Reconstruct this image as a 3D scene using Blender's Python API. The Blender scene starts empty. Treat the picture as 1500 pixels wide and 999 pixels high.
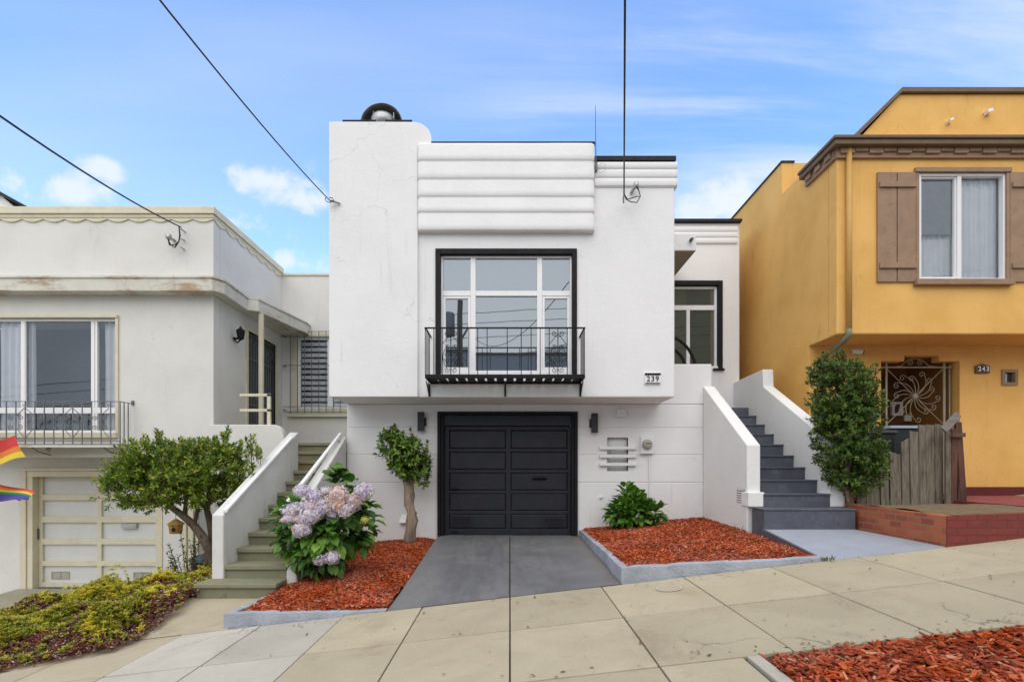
import bpy, math, random
import numpy as np
from mathutils import Vector, noise as mnoise
R = math.radians
random.seed(7)
sc = bpy.context.scene
col = sc.collection

# ------------------------------------------------------------------ camera, sky, sun, exposure
# world frame: x right, y into the street front, z up; the camera eye is at (0, CY, 1.2)
CY = -9.25
cam = bpy.data.objects.new('camera', bpy.data.cameras.new('camera'))
col.objects.link(cam)
cam.location = (0, CY, 1.2)
cam.rotation_euler = (R(90), 0, 0)
cam.data.sensor_width = 36
cam.data.lens = 18
cam.data.shift_x = 0.002
cam.data.shift_y = 0.127
cam.data.clip_end = 3000
sc.camera = cam

SUN_EL, SUN_AZ = R(50), R(-6)          # azimuth measured from -y (behind the camera), negative = left
w = bpy.data.worlds.new("World"); sc.world = w; w.use_nodes = True
nt = w.node_tree; nt.nodes.clear()
N = nt.nodes.new; L = nt.links.new
def mth(op, a, b=None, c=None, clamp=False):
    n = N('ShaderNodeMath'); n.operation = op; n.use_clamp = clamp
    for i, v in enumerate((a, b, c)):
        if v is None: continue
        if isinstance(v, (int, float)): n.inputs[i].default_value = v
        else: L(v, n.inputs[i])
    return n.outputs[0]
def sstep(v, lo, hi):
    n = N('ShaderNodeMapRange'); n.interpolation_type = 'SMOOTHSTEP'
    L(v, n.inputs[0]); n.inputs[1].default_value = lo; n.inputs[2].default_value = hi
    return n.outputs[0]
sky = N('ShaderNodeTexSky'); sky.sky_type = 'NISHITA'; sky.sun_disc = False
sky.sun_elevation = SUN_EL; sky.sun_rotation = R(180) + SUN_AZ
sky.air_density = 1.0; sky.dust_density = 0.3; sky.ozone_density = 1.5
hs = N('ShaderNodeHueSaturation'); hs.inputs['Saturation'].default_value = 1.0; hs.inputs['Value'].default_value = 3.1
hs.inputs['Hue'].default_value = 0.5
L(sky.outputs[0], hs.inputs['Color'])
tint = N('ShaderNodeMixRGB'); tint.blend_type = 'MULTIPLY'; tint.inputs[0].default_value = 1; tint.inputs[2].default_value = (.66, .86, 1.06, 1); L(hs.outputs[0], tint.inputs[1])
tc = N('ShaderNodeTexCoord'); sep = N('ShaderNodeSeparateXYZ'); L(tc.outputs['Generated'], sep.inputs[0])
dx, dy, dz = sep.outputs
def vmath(op, a, b):
    n = N('ShaderNodeVectorMath'); n.operation = op
    for i, v in enumerate((a, b)):
        if isinstance(v, tuple): n.inputs[i].default_value = v
        else: L(v, n.inputs[i])
    return n
def noise_node(vec, scale, detail=6, rough=.55, dist=0.0):
    n = N('ShaderNodeTexNoise'); n.inputs['Scale'].default_value = scale; n.inputs['Detail'].default_value = detail
    n.inputs['Roughness'].default_value = rough; n.inputs['Distortion'].default_value = dist
    L(vec, n.inputs['Vector']); return n.outputs['Fac']
zz = mth('ADD', mth('MAXIMUM', dz, 0.0), 0.12)
comb = N('ShaderNodeCombineXYZ'); L(mth('DIVIDE', dx, zz), comb.inputs[0]); L(mth('DIVIDE', dy, zz), comb.inputs[1])
mp = N('ShaderNodeMapping'); mp.inputs['Rotation'].default_value = (0, 0, R(-12)); mp.inputs['Scale'].default_value = (0.45, 2.2, 1); L(comb.outputs[0], mp.inputs[0])
cir = noise_node(mp.outputs[0], 1.1, 8, .6, .6)
cirm = mth('MULTIPLY', sstep(cir, .40, .72), sstep(dx, -.35, .5))
cirm = mth('MULTIPLY', cirm, 0.95)
thin = mth('MULTIPLY', sstep(noise_node(mp.outputs[0], .55, 5, .5, .3), .38, .75), .34)
# low cumulus puffs, each a patch of sky round one direction
det = noise_node(tc.outputs['Generated'], 9.0, 9, .62, .25)
cum = None
for (px, py, rx, rz) in ((95,276,.13,.034),(150,246,.04,.022),(20,262,.06,.03),(388,262,.13,.03),(445,292,.10,.028),(440,388,.10,.03),(355,330,.12,.03),(1060,296,.12,.042),(1010,310,.08,.035),(1085,285,.06,.04),(1300,330,.2,.05),(700,300,.2,.05),(-250,250,.2,.08),(1900,300,.3,.09)):
    v = Vector(((px-747)/750, 1, (690-py)/750)).normalized()
    d = vmath('SUBTRACT', tc.outputs['Generated'], tuple(v))
    m = vmath('MULTIPLY', d.outputs[0], (1/rx, 1/rx, 1/rz))
    ln = N('ShaderNodeVectorMath'); ln.operation = 'LENGTH'; L(m.outputs[0], ln.inputs[0])
    f = mth('ADD', mth('SUBTRACT', 1.0, ln.outputs['Value']), mth('MULTIPLY', mth('SUBTRACT', det, .60), 3.8))
    f = sstep(f, .0, .75)
    cum = f if cum is None else mth('MAXIMUM', cum, f)
cum = mth('MULTIPLY', cum, .78)
lowhaze = mth('MULTIPLY', sstep(dz, .55, .12), .45)
back = mth('MULTIPLY', sstep(mth('MULTIPLY', dy, -1.0), -.12, .35), mth('ADD', mth('MULTIPLY', noise_node(tc.outputs['Generated'], 2.0, 5), .4), .72), clamp=True)
def unite(a, b): return mth('SUBTRACT', 1.0, mth('MULTIPLY', mth('SUBTRACT', 1.0, a), mth('SUBTRACT', 1.0, b)))
front = unite(unite(unite(cirm, thin), cum), lowhaze)
mixc = N('ShaderNodeMixRGB'); L(front, mixc.inputs[0]); L(tint.outputs[0], mixc.inputs[1]); mixc.inputs[2].default_value = (8.0, 8.4, 9.2, 1)
mixb = N('ShaderNodeMixRGB'); zen = sstep(dz, .72, .92); side = mth('MULTIPLY', sstep(mth('ABSOLUTE', dx), .78, .95), .8)  # unseen overcast overhead and to the sides, added for whiter top and side light
back = unite(unite(back, mth('MULTIPLY', zen, .9)), side)
L(back, mixb.inputs[0]); L(mixc.outputs[0], mixb.inputs[1]); mixb.inputs[2].default_value = (10.0, 10.0, 10.2, 1)
bg = N('ShaderNodeBackground'); L(mixb.outputs[0], bg.inputs[0]); bg.inputs[1].default_value = 0.10
wo = N('ShaderNodeOutputWorld'); L(bg.outputs[0], wo.inputs[0])

sun = bpy.data.objects.new('sun', bpy.data.lights.new('sun', 'SUN')); col.objects.link(sun)
sun.data.energy = 1.45; sun.data.angle = R(75); sun.data.color = (1, .95, .87)
sd = Vector((math.sin(SUN_AZ)*math.cos(SUN_EL), -math.cos(SUN_AZ)*math.cos(SUN_EL), math.sin(SUN_EL)))
sun.rotation_euler = sd.to_track_quat('Z', 'Y').to_euler()
sun.location = (0, -20, 30)
sc.view_settings.view_transform = 'Standard'; sc.view_settings.look = 'None'
sc.view_settings.gamma = 1; sc.view_settings.use_curve_mapping = False
sc.view_settings.exposure = 0.22

# ------------------------------------------------------------------ coordinates read off the photograph, turned into metres
def X(px, d): return (px-747)/750*d
def Z(py, d): return 1.2+(690-py)/750*d
def Y(d): return CY+d
def P(px, py, d): return (X(px,d), Y(d), Z(py,d))
SL = 0.1145
def gz(x, d): return -.174 + SL*x - .02*(5.6-min(d, 5.6))

# ------------------------------------------------------------------ mesh builder
class MB:
    def __init__(s): s.v = []; s.f = []; s.mi = []
    def add(s, vs, fs, m=0):
        o = len(s.v); s.v += [tuple(v) for v in vs]; s.f += [tuple(i+o for i in f) for f in fs]; s.mi += [m]*len(fs); return s
    def hexa(s, p, m=0):   # 8 corners: bottom 4 ccw, top 4 ccw
        return s.add(p, [(3,2,1,0),(4,5,6,7),(0,1,5,4),(1,2,6,5),(2,3,7,6),(3,0,4,7)], m)
    def box(s, x0, x1, y0, y1, z0, z1, m=0):
        x0,x1 = sorted((x0,x1)); y0,y1 = sorted((y0,y1)); z0,z1 = sorted((z0,z1))
        return s.hexa([(x0,y0,z0),(x1,y0,z0),(x1,y1,z0),(x0,y1,z0),(x0,y0,z1),(x1,y0,z1),(x1,y1,z1),(x0,y1,z1)], m)
    def obox(s, c, ax, ay, az, m=0):  # centre and three half-axis vectors
        c,ax,ay,az = map(Vector,(c,ax,ay,az))
        return s.hexa([c-ax-ay-az,c+ax-ay-az,c+ax+ay-az,c-ax+ay-az,c-ax-ay+az,c+ax-ay+az,c+ax+ay+az,c-ax+ay+az], m)
    def prism(s, poly, vec, m=0):   # closed polygon of 3D points, extruded by vec
        n = len(poly); a = [Vector(p) for p in poly]; b = [p+Vector(vec) for p in a]
        return s.add(a+b, [tuple(range(n))[::-1], tuple(range(n,2*n))]+[(i,(i+1)%n,n+(i+1)%n,n+i) for i in range(n)], m)
    def tube(s, pts, r, n=8, m=0, cap=True):
        pts = [Vector(p) for p in pts]; k = len(pts)
        rs = r if isinstance(r,(list,tuple)) else [r]*k
        up = Vector((0,0,1)); vs=[]; prev=None
        for i,p in enumerate(pts):
            t = (pts[min(i+1,k-1)]-pts[max(i-1,0)])
            t = t.normalized() if t.length>1e-9 else Vector((0,0,1))
            if prev is None:
                a = t.orthogonal().normalized()
            else:
                a = prev-t*prev.dot(t)
                a = a.normalized() if a.length>1e-6 else t.orthogonal().normalized()
            prev=a; b=t.cross(a)
            for j in range(n):
                q=2*math.pi*j/n; vs.append(p+(a*math.cos(q)+b*math.sin(q))*rs[i])
        fs=[]
        for i in range(k-1):
            for j in range(n):
                fs.append((i*n+j,i*n+(j+1)%n,(i+1)*n+(j+1)%n,(i+1)*n+j))
        if cap: fs += [tuple(range(n))[::-1], tuple(range((k-1)*n,k*n))]
        return s.add(vs,fs,m)
    def bar(s, a, b, r, m=0):  # square bar
        return s.tube([a,b], r, 4, m)
    def lathe(s, prof, c, n=20, m=0, axis='z'):
        vs=[]
        for (r,h) in prof:
            for j in range(n):
                q=2*math.pi*j/n
                if axis=='z': vs.append((c[0]+r*math.cos(q),c[1]+r*math.sin(q),c[2]+h))
                else: vs.append((c[0]+r*math.cos(q),c[1]-h,c[2]+r*math.sin(q)))   # axis towards the street
        fs=[(i*n+j,i*n+(j+1)%n,(i+1)*n+(j+1)%n,(i+1)*n+j) for i in range(len(prof)-1) for j in range(n)]
        fs += [tuple(range(n))[::-1], tuple(range((len(prof)-1)*n,len(prof)*n))]
        return s.add(vs,fs,m)
    def grid(s, fn, nu, nv, m=0, flip=False):
        vs=[fn(u/nu,v/nv) for v in range(nv+1) for u in range(nu+1)]
        fs=[]
        for v in range(nv):
            for u in range(nu):
                q=(v*(nu+1)+u, v*(nu+1)+u+1,(v+1)*(nu+1)+u+1,(v+1)*(nu+1)+u)
                fs.append(q[::-1] if flip else q)
        return s.add(vs,fs,m)
    def wall(s, x0,x1,z0,z1,y0,y1,holes=(),m=0):
        """a slab in the xz plane, front face at y0, back at y1, with rectangular holes (x0,x1,z0,z1)"""
        xs=sorted({x0,x1,*[h[i] for h in holes for i in (0,1) if x0<h[i]<x1]}); zs=sorted({z0,z1,*[h[i] for h in holes for i in (2,3) if z0<h[i]<z1]})
        nx,nz=len(xs),len(zs)
        def solid(i,j):
            if i<0 or j<0 or i>=nx-1 or j>=nz-1: return False
            cx,cz=(xs[i]+xs[i+1])/2,(zs[j]+zs[j+1])/2
            return not any(h[0]<cx<h[1] and h[2]<cz<h[3] for h in holes)
        vs=[(x,y,z) for y in (y0,y1) for z in zs for x in xs]; K=nx*nz
        def id(i,j,k): return k*K+j*nx+i
        fs=[]
        for i in range(nx-1):
            for j in range(nz-1):
                if not solid(i,j): continue
                fs.append((id(i,j,0),id(i+1,j,0),id(i+1,j+1,0),id(i,j+1,0)))
                fs.append((id(i,j+1,1),id(i+1,j+1,1),id(i+1,j,1),id(i,j,1)))
                if not solid(i-1,j): fs.append((id(i,j,1),id(i,j,0),id(i,j+1,0),id(i,j+1,1)))
                if not solid(i+1,j): fs.append((id(i+1,j,0),id(i+1,j,1),id(i+1,j+1,1),id(i+1,j+1,0)))
                if not solid(i,j-1): fs.append((id(i,j,1),id(i+1,j,1),id(i+1,j,0),id(i,j,0)))
                if not solid(i,j+1): fs.append((id(i,j+1,0),id(i+1,j+1,0),id(i+1,j+1,1),id(i,j+1,1)))
        return s.add(vs,fs,m)
    def leaf(s, p, d, n, Ln, W, fold=.25, m=0, big=False):
        p,d,n=Vector(p),Vector(d).normalized(),Vector(n)
        sd=d.cross(n); sd = sd.normalized() if sd.length>1e-6 else d.orthogonal().normalized()
        n=sd.cross(d)
        if not big:
            c=p+d*Ln*.45
            return s.add([p,c+sd*W*.5+n*W*fold,p+d*Ln,c-sd*W*.5+n*W*fold],[(0,1,2),(0,2,3)],m)
        q=lambda u,v,h: p+d*Ln*u+sd*W*v+n*(W*h)
        dr=-.35
        return s.add([q(0,0,0),q(.5,0,.02),q(1,0,dr),q(.28,.42,fold),q(.68,.40,fold+dr*.3),q(.28,-.42,fold),q(.68,-.40,fold+dr*.3)],
                     [(0,1,3),(1,4,3),(1,2,4),(0,5,1),(1,5,6),(1,6,2)],m)

ORG={}
def build(name, mb, mat, parent=None, smooth=False, bev=0, org=None, weld=False):
    me=bpy.data.meshes.new(name)
    o3=Vector(ORG[parent.name]) if parent is not None else Vector(org or (0,0,0))
    me.from_pydata([tuple(Vector(v)-o3) for v in mb.v],[],mb.f)
    for mm in (mat if isinstance(mat,(list,tuple)) else [mat]): me.materials.append(mm)
    if any(mb.mi): me.polygons.foreach_set('material_index', mb.mi)
    if smooth: me.polygons.foreach_set('use_smooth',[True]*len(me.polygons))
    me.update()
    o=bpy.data.objects.new(name,me); col.objects.link(o); ORG[o.name]=tuple(o3)
    if parent is not None: o.parent=parent
    else: o.location=o3
    if weld:
        md=o.modifiers.new('weld','WELD'); md.merge_threshold=.0005
    if bev:
        md=o.modifiers.new('bevel','BEVEL'); md.width=bev; md.segments=2; md.limit_method='ANGLE'; md.angle_limit=R(40)
    return o
def tag(o,label,cat,group=None,kind=None):
    if label: o['label']=label
    if cat: o['category']=cat
    if group: o['group']=group
    if kind: o['kind']=kind
    return o
def thing(name,loc,label,cat,group=None):
    o=bpy.data.objects.new(name,None); col.objects.link(o); o.location=loc; ORG[o.name]=tuple(loc)
    o.empty_display_size=.1
    return tag(o,label,cat,group)
def struct(name,mb,mat,kind='structure',label=None,**k):
    o=build(name,mb,mat,**k); o['kind']=kind
    if label: o['label']=label
    return o
def dup(root,loc,label=None,rotz=0):
    r=root.copy(); col.objects.link(r); r.location=loc; r.rotation_euler=(0,0,rotz); ORG[r.name]=tuple(loc)
    if label: r['label']=label
    for ch in root.children:
        c=ch.copy(); col.objects.link(c); c.parent=r
        for g in ch.children:
            e=g.copy(); col.objects.link(e); e.parent=c
    return r

# ------------------------------------------------------------------ materials
class MT:
    def __init__(s,name):
        s.m=bpy.data.materials.new(name); s.m.use_nodes=True; s.t=s.m.node_tree
        s.b=s.t.nodes['Principled BSDF']; s.tc=s.t.nodes.new('ShaderNodeTexCoord'); s.out=s.t.nodes['Material Output']
    def n(s,ty,**k):
        x=s.t.nodes.new(ty)
        for a,b in k.items(): setattr(x,a,b)
        return x
    def l(s,a,b): s.t.links.new(a,b)
    def noise(s,scale,detail=5,rough=.55,dist=0,vec=None,stretch=None):
        x=s.n('ShaderNodeTexNoise'); x.inputs['Scale'].default_value=scale; x.inputs['Detail'].default_value=detail
        x.inputs['Roughness'].default_value=rough; x.inputs['Distortion'].default_value=dist
        v=vec or s.tc.outputs['Object']
        if stretch:
            mp=s.n('ShaderNodeMapping'); mp.inputs['Scale'].default_value=stretch; s.l(v,mp.inputs[0]); v=mp.outputs[0]
        s.l(v,x.inputs['Vector']); return x.outputs['Fac']
    def rng(s,v,a,b,c=0,d=1,smooth=True):
        x=s.n('ShaderNodeMapRange'); x.interpolation_type='SMOOTHSTEP' if smooth else 'LINEAR'
        s.l(v,x.inputs[0]); x.inputs[1].default_value=a; x.inputs[2].default_value=b; x.inputs[3].default_value=c; x.inputs[4].default_value=d
        return x.outputs[0]
    def mul(s,a,b,op='MULTIPLY'):
        x=s.n('ShaderNodeMath',operation=op)
        for i,v in enumerate((a,b)):
            if isinstance(v,(int,float)): x.inputs[i].default_value=v
            else: s.l(v,x.inputs[i])
        return x.outputs[0]
    def mix(s,f,a,b):
        x=s.n('ShaderNodeMixRGB')
        for i,v in enumerate((f,a,b)):
            if isinstance(v,(int,float)): x.inputs[i].default_value=v
            elif isinstance(v,tuple): x.inputs[i].default_value=(*v,1) if len(v)==3 else v
            else: s.l(v,x.inputs[i])
        return x.outputs[0]
    def color(s,c):
        if isinstance(c,tuple): s.b.inputs['Base Color'].default_value=(*c,1)
        else: s.l(c,s.b.inputs['Base Color'])
    def bump(s,h,strength=.3,dist=.01):
        x=s.n('ShaderNodeBump'); x.inputs['Strength'].default_value=strength; x.inputs['Distance'].default_value=dist
        s.l(h,x.inputs['Height']); s.l(x.outputs[0],s.b.inputs['Normal'])
    def ramp(s,f,stops):
        x=s.n('ShaderNodeValToRGB'); e=x.color_ramp.elements
        while len(e)<len(stops): e.new(.5)
        for i,(p,c) in enumerate(stops): e[i].position=p; e[i].color=(*c,1)
        s.l(f,x.inputs[0]); return x.outputs[0]
    def island(s):
        return s.n('ShaderNodeNewGeometry').outputs['Random Per Island']

def stucco(name,c,c2,dirt=None,rough=.85,bs=.35,coarse=7,fine=55,dist=.012,streak=0):
    t=MT(name); a=t.noise(1.3,6,.6); base=t.mix(t.rng(a,.35,.7),c,c2)
    base=t.mix(t.mul(t.rng(t.noise(26,6,.7,.3),.5,.8),.10),base,tuple(x*.72 for x in c))
    base=t.mix(t.mul(t.mul(t.rng(t.noise(2.6,6,.6,.2,stretch=(6,6,.35)),.56,.78),t.rng(t.noise(.7,3),.45,.65)),.36 if streak else 0),base,tuple(x*.55 for x in c))
    vo=t.n('ShaderNodeTexVoronoi'); vo.feature='DISTANCE_TO_EDGE'; vo.inputs['Scale'].default_value=.8
    wv=t.n('ShaderNodeVectorMath',operation='ADD'); nz_=t.n('ShaderNodeTexNoise'); nz_.inputs['Scale'].default_value=1.8; nz_.inputs['Detail'].default_value=8; t.l(t.tc.outputs['Object'],nz_.inputs['Vector'])
    t.l(t.tc.outputs['Object'],wv.inputs[0]); t.l(nz_.outputs['Color'],wv.inputs[1]); t.l(wv.outputs[0],vo.inputs['Vector'])
    base=t.mix(t.mul(t.mul(t.rng(vo.outputs['Distance'],.001,.007,1,0),t.rng(t.noise(.5,3),.54,.62)),.28),base,tuple(x*.4 for x in c))
    base=t.mix(t.mul(t.rng(t.noise(.9,4,.5,.2),.58,.62),.07),base,tuple(x*.8 for x in c))
    if dirt:
        f=t.mul(t.rng(t.noise(2.2,7,.68,.6,stretch=(2.2,2.2,.5)),.56,.8),streak or .35)
        base=t.mix(f,base,dirt)
    t.color(base); t.b.inputs['Roughness'].default_value=rough
    tr=t.noise(3.2,7,.7,.8,stretch=(1,1,2.6))
    h=t.mul(t.mul(t.mul(t.noise(coarse,4,.55,.4),.55),t.mul(t.noise(fine,4,.6),.35),'ADD'),t.mul(tr,.5),'ADD'); t.bump(h,min(1,bs*1.2),dist*1.4)
    t.b.inputs['Specular IOR Level'].default_value=.25
    return t.m
def paint(name,c,rough=.5,var=.08,scale=4,bs=.08,metal=0,spec=.4,dirt=None,df=.4):
    t=MT(name); a=t.noise(scale,6,.6)
    base=t.mix(t.rng(a,.3,.7),c,tuple(x*(1-var) for x in c))
    if dirt: base=t.mix(t.mul(t.rng(t.noise(scale*1.7,8,.7,.4),.5,.72),df),base,dirt)
    t.color(base); t.b.inputs['Metallic'].default_value=metal; t.b.inputs['Specular IOR Level'].default_value=spec
    r=t.rng(t.noise(scale*3,4),.3,.7,rough*.85,min(1,rough*1.15)); t.l(r,t.b.inputs['Roughness'])
    if bs: t.bump(t.noise(scale*14,4),bs,.004)
    return t.m
def leafmat(name,stops,rough=.45,trans=.25,spec=.4):
    t=MT(name); c=t.ramp(t.island(),stops); t.color(c); t.b.inputs['Roughness'].default_value=rough; t.b.inputs['Specular IOR Level'].default_value=spec
    tr=t.n('ShaderNodeBsdfTranslucent'); t.l(c,tr.inputs[0]); mx=t.n('ShaderNodeMixShader'); mx.inputs[0].default_value=trans
    t.l(t.b.outputs[0],mx.inputs[1]); t.l(tr.outputs[0],mx.inputs[2]); t.l(mx.outputs[0],t.out.inputs[0])
    return t.m
def glass(name,refl=.3,tint=(.9,.92,.95),opaque=None):
    t=MT(name)
    g=t.n('ShaderNodeBsdfGlossy'); g.inputs['Roughness'].default_value=.015; g.inputs[0].default_value=(.80,.91,1,1)
    if opaque: a=t.n('ShaderNodeBsdfDiffuse'); a.inputs[0].default_value=(*opaque,1)
    else: a=t.n('ShaderNodeBsdfTransparent'); a.inputs[0].default_value=(*tint,1)
    bn=t.n('ShaderNodeBump'); bn.inputs['Strength'].default_value=.03; bn.inputs['Distance'].default_value=.02; t.l(t.noise(1.2,2),bn.inputs['Height']); t.l(bn.outputs[0],g.inputs['Normal'])
    fr=t.n('ShaderNodeFresnel'); fr.inputs[0].default_value=1.5
    f=t.mul(fr.outputs[0],refl,'ADD')
    mx=t.n('ShaderNodeMixShader'); t.l(f,mx.inputs[0]); t.l(a.outputs[0],mx.inputs[1]); t.l(g.outputs[0],mx.inputs[2]); t.l(mx.outputs[0],t.out.inputs[0])
    return t.m
def wood(name,c1,c2,c3,axis=2,rough=.8):
    t=MT(name); st=[14,14,14]; st[axis]=1.0
    g=t.noise(3,8,.65,.8,stretch=tuple(st)); isl=t.island()
    base=t.mix(t.rng(g,.35,.65),c1,c2); base=t.mix(t.mul(t.rng(t.noise(2.3,6,.65,stretch=(1,1,.6)),.48,.72),.75),base,c3)
    hsv=t.n('ShaderNodeHueSaturation'); t.l(base,hsv.inputs['Color']); t.l(t.rng(isl,0,1,.65,1.25,False),hsv.inputs['Value'])
    t.color(hsv.outputs[0]); t.b.inputs['Roughness'].default_value=rough; t.bump(g,.5,.006); t.b.inputs['Specular IOR Level'].default_value=.2
    return t.m

M={}
M['white']=stucco('white_stucco',(.80,.80,.80),(.77,.77,.775),(.62,.60,.56),streak=.14)
M['white_base']=stucco('white_base_stucco',(.80,.80,.795),(.76,.76,.755),(.60,.58,.53),streak=.2,coarse=5,bs=.28)
M['cheek']=stucco('white_cheek_stucco',(.80,.80,.79),(.76,.76,.75),(.6,.59,.55),streak=.2)
M['left_white']=stucco('left_white_stucco',(.69,.68,.65),(.64,.63,.60),(.45,.45,.42),streak=.28,coarse=4)
M['left_cheek']=stucco('left_weathered_stucco',(.68,.68,.66),(.58,.58,.56),(.24,.24,.21),streak=.75,coarse=6)
M['yellow']=stucco('ochre_stucco',(.79,.475,.15),(.70,.405,.115),(.46,.27,.085),streak=.55,coarse=5,bs=.3)
M['dred']=stucco('dark_red_paint',(.14,.022,.02),(.10,.018,.018),rough=.6)
M['black']=paint('black_trim',(.011,.011,.013),.6,spec=.2)
M['door']=paint('black_garage_paint',(.0175,.0185,.025),.45,.2,3,.15,spec=.35,dirt=(.034,.034,.037),df=.5)
M['iron']=paint('black_iron',(.010,.010,.010),.6,.1,10,spec=.2)
M['giron']=paint('grey_iron',(.17,.175,.19),.5,.25,8,dirt=(.10,.08,.06))
M['tan_iron']=paint('tan_iron',(.33,.29,.20),.55,.2,10)
M['vinyl']=paint('white_vinyl',(.80,.80,.81),.35,.02,3,0)
M['cream']=paint('cream_paint',(.66,.61,.46),.5,.08,4,.08,dirt=(.40,.34,.22),df=.3)
M['creamrust']=None
t=MT('rust_streaked_fascia'); b=t.mix(t.rng(t.noise(2,6),.3,.7),(.64,.63,.56),(.56,.55,.48))
b=t.mix(t.mul(t.rng(t.noise(1.1,8,.72,.3,stretch=(1,1,3.5)),.5,.66),.8),b,(.33,.20,.09)); b=t.mix(t.mul(t.rng(t.noise(3.0,8,.7,stretch=(3,3,.8)),.55,.7),.6),b,(.27,.25,.2))
t.color(b); t.b.inputs['Roughness'].default_value=.8; t.bump(t.noise(40,4),.2,.005); M['creamrust']=t.m
M['lgrey']=paint('pale_grey_panel',(.63,.64,.62),.5,.06,3)
M['brown']=paint('brown_trim',(.33,.215,.135),.65,.18,4,.3,dirt=(.19,.12,.08),df=.6)
M['dbrown']=paint('cornice_brown',(.16,.105,.062),.6,.15,4,.1)
M['roof']=paint('dark_roofing',(.035,.037,.042),.85,.3,6,.3)
M['coping']=paint('dark_coping',(.018,.019,.026),.6,.1,spec=.2)
M['grey_step']=paint('slate_step_paint',(.098,.107,.135),.55,.22,5,.2,dirt=(.19,.195,.215),df=.5)
M['path']=paint('pale_grey_path_paint',(.36,.39,.45),.6,.08,2,.15,dirt=(.25,.27,.30),df=.3)
t=MT('driveway_grey_paint'); b=t.mix(t.rng(t.noise(.9,6,.6,.4),.35,.65),(.145,.147,.156),(.188,.187,.188)); b=t.mix(t.mul(t.rng(t.noise(3.1,8,.7,.6),.55,.75),.5),b,(.105,.104,.108)); b=t.mix(t.mul(t.rng(t.noise(14,8,.7),.66,.74),.35),b,(.3,.28,.25))
sx=t.n('ShaderNodeSeparateXYZ'); t.l(t.tc.outputs['Object'],sx.inputs[0]); ab=t.n('ShaderNodeMath',operation='ABSOLUTE'); t.l(t.mul(sx.outputs[0],t.mul(t.noise(1.1,3),.25),'ADD'),ab.inputs[0])
trk=t.mul(t.rng(t.mul(ab.outputs[0],.72,'SUBTRACT'),0,.17,1,0),t.rng(t.noise(3.5,7,.7,.3,stretch=(2.5,.5,1)),.40,.68)); b=t.mix(t.mul(trk,.42),b,(.085,.084,.086))
spv=t.n('ShaderNodeVectorMath',operation='DISTANCE'); t.l(t.tc.outputs['Object'],spv.inputs[0]); spv.inputs[1].default_value=(.02,-2.05,-.05); b=t.mix(t.mul(t.rng(t.mul(spv.outputs['Value'],t.mul(t.noise(5,5),.12),'ADD'),.06,.19,1,0),.55),b,(.07,.07,.072))
b=t.mix(t.mul(t.rng(t.mul(sx.outputs[0],t.mul(t.noise(2.5,6,.7),.5),'ADD'),1.22,1.5),.35),b,(.21,.15,.10))
b=t.mix(t.mul(t.rng(t.noise(42,5,.7),.6,.7),.25),b,(.24,.24,.24))
t.color(b); t.l(t.rng(t.noise(2,5),.3,.7,.42,.66),t.b.inputs['Roughness']); t.bump(t.noise(70,5),.2,.004); M['drive']=t.m
t=MT('kerb_blue_grey_paint'); b=t.mix(t.rng(t.noise(2.5,7,.65),.35,.65),(.40,.43,.49),(.30,.325,.37)); b=t.mix(t.mul(t.rng(t.noise(9,8,.72),.58,.7),.6),b,(.19,.19,.2))
t.color(b); t.b.inputs['Roughness'].default_value=.75; t.bump(t.mul(t.noise(11,6,.7),t.noise(40,5),'ADD'),.6,.02); M['kerb']=t.m
def concrete(name,c1,c2,stain,sf=.5,tint=.12):
    t=MT(name); isl=t.island()
    b=t.mix(t.rng(t.noise(1.4,8,.65,.5),.3,.7),c1,c2); b=t.mix(t.mul(t.rng(t.noise(.8,9,.72,1.2),.52,.74),sf),b,stain)
    b=t.mix(t.mul(t.rng(t.noise(7,9,.75,.3),.60,.72),.5),b,tuple(x*.55 for x in c1)); b=t.mix(t.mul(t.rng(t.noise(95,3,.6),.58,.68),.35),b,tuple(x*.6 for x in c1))
    vo=t.n('ShaderNodeTexVoronoi'); vo.feature='DISTANCE_TO_EDGE'; vo.inputs['Scale'].default_value=.55
    wv=t.n('ShaderNodeVectorMath',operation='ADD'); nz_=t.n('ShaderNodeTexNoise'); nz_.inputs['Scale'].default_value=2.2; nz_.inputs['Detail'].default_value=8; t.l(t.tc.outputs['Object'],nz_.inputs['Vector'])
    t.l(t.tc.outputs['Object'],wv.inputs[0]); t.l(nz_.outputs['Color'],wv.inputs[1]); t.l(wv.outputs[0],vo.inputs['Vector'])
    b=t.mix(t.mul(t.mul(t.rng(vo.outputs['Distance'],.002,.010,1,0),t.rng(t.noise(.45,3),.54,.62)),.65),b,tuple(x*.3 for x in c1))
    b=t.mix(t.mul(t.rng(t.noise(.62,3,.5),.66,.74),.35),b,(.33,.19,.08))
    b=t.mix(t.mul(t.rng(t.noise(5,9,.8,.2,stretch=(1,2.5,1)),.56,.66),.38),b,tuple(x*.62 for x in c1))
    b=t.mix(t.mul(t.rng(t.noise(38,5,.7),.58,.70),.30),b,tuple(min(1,x*1.45) for x in c1))
    hsv=t.n('ShaderNodeHueSaturation'); t.l(b,hsv.inputs['Color']); t.l(t.rng(isl,0,1,1-tint,1+tint*.6,False),hsv.inputs['Value'])
    t.color(hsv.outputs[0]); t.b.inputs['Roughness'].default_value=.85; t.bump(t.mul(t.noise(120,4,.6),t.mul(t.noise(14,6),.7),'ADD'),.3,.006); t.b.inputs['Specular IOR Level'].default_value=.25
    return t.m
M['walk']=concrete('tan_sidewalk_concrete',(.47,.41,.29),(.41,.355,.25),(.27,.215,.14),.55)
M['walkw']=concrete('pale_sidewalk_concrete',(.53,.495,.42),(.46,.43,.36),(.33,.29,.22),.45)
M['walkd']=concrete('old_drive_concrete',(.36,.33,.25),(.29,.27,.2),(.2,.19,.14))
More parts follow.
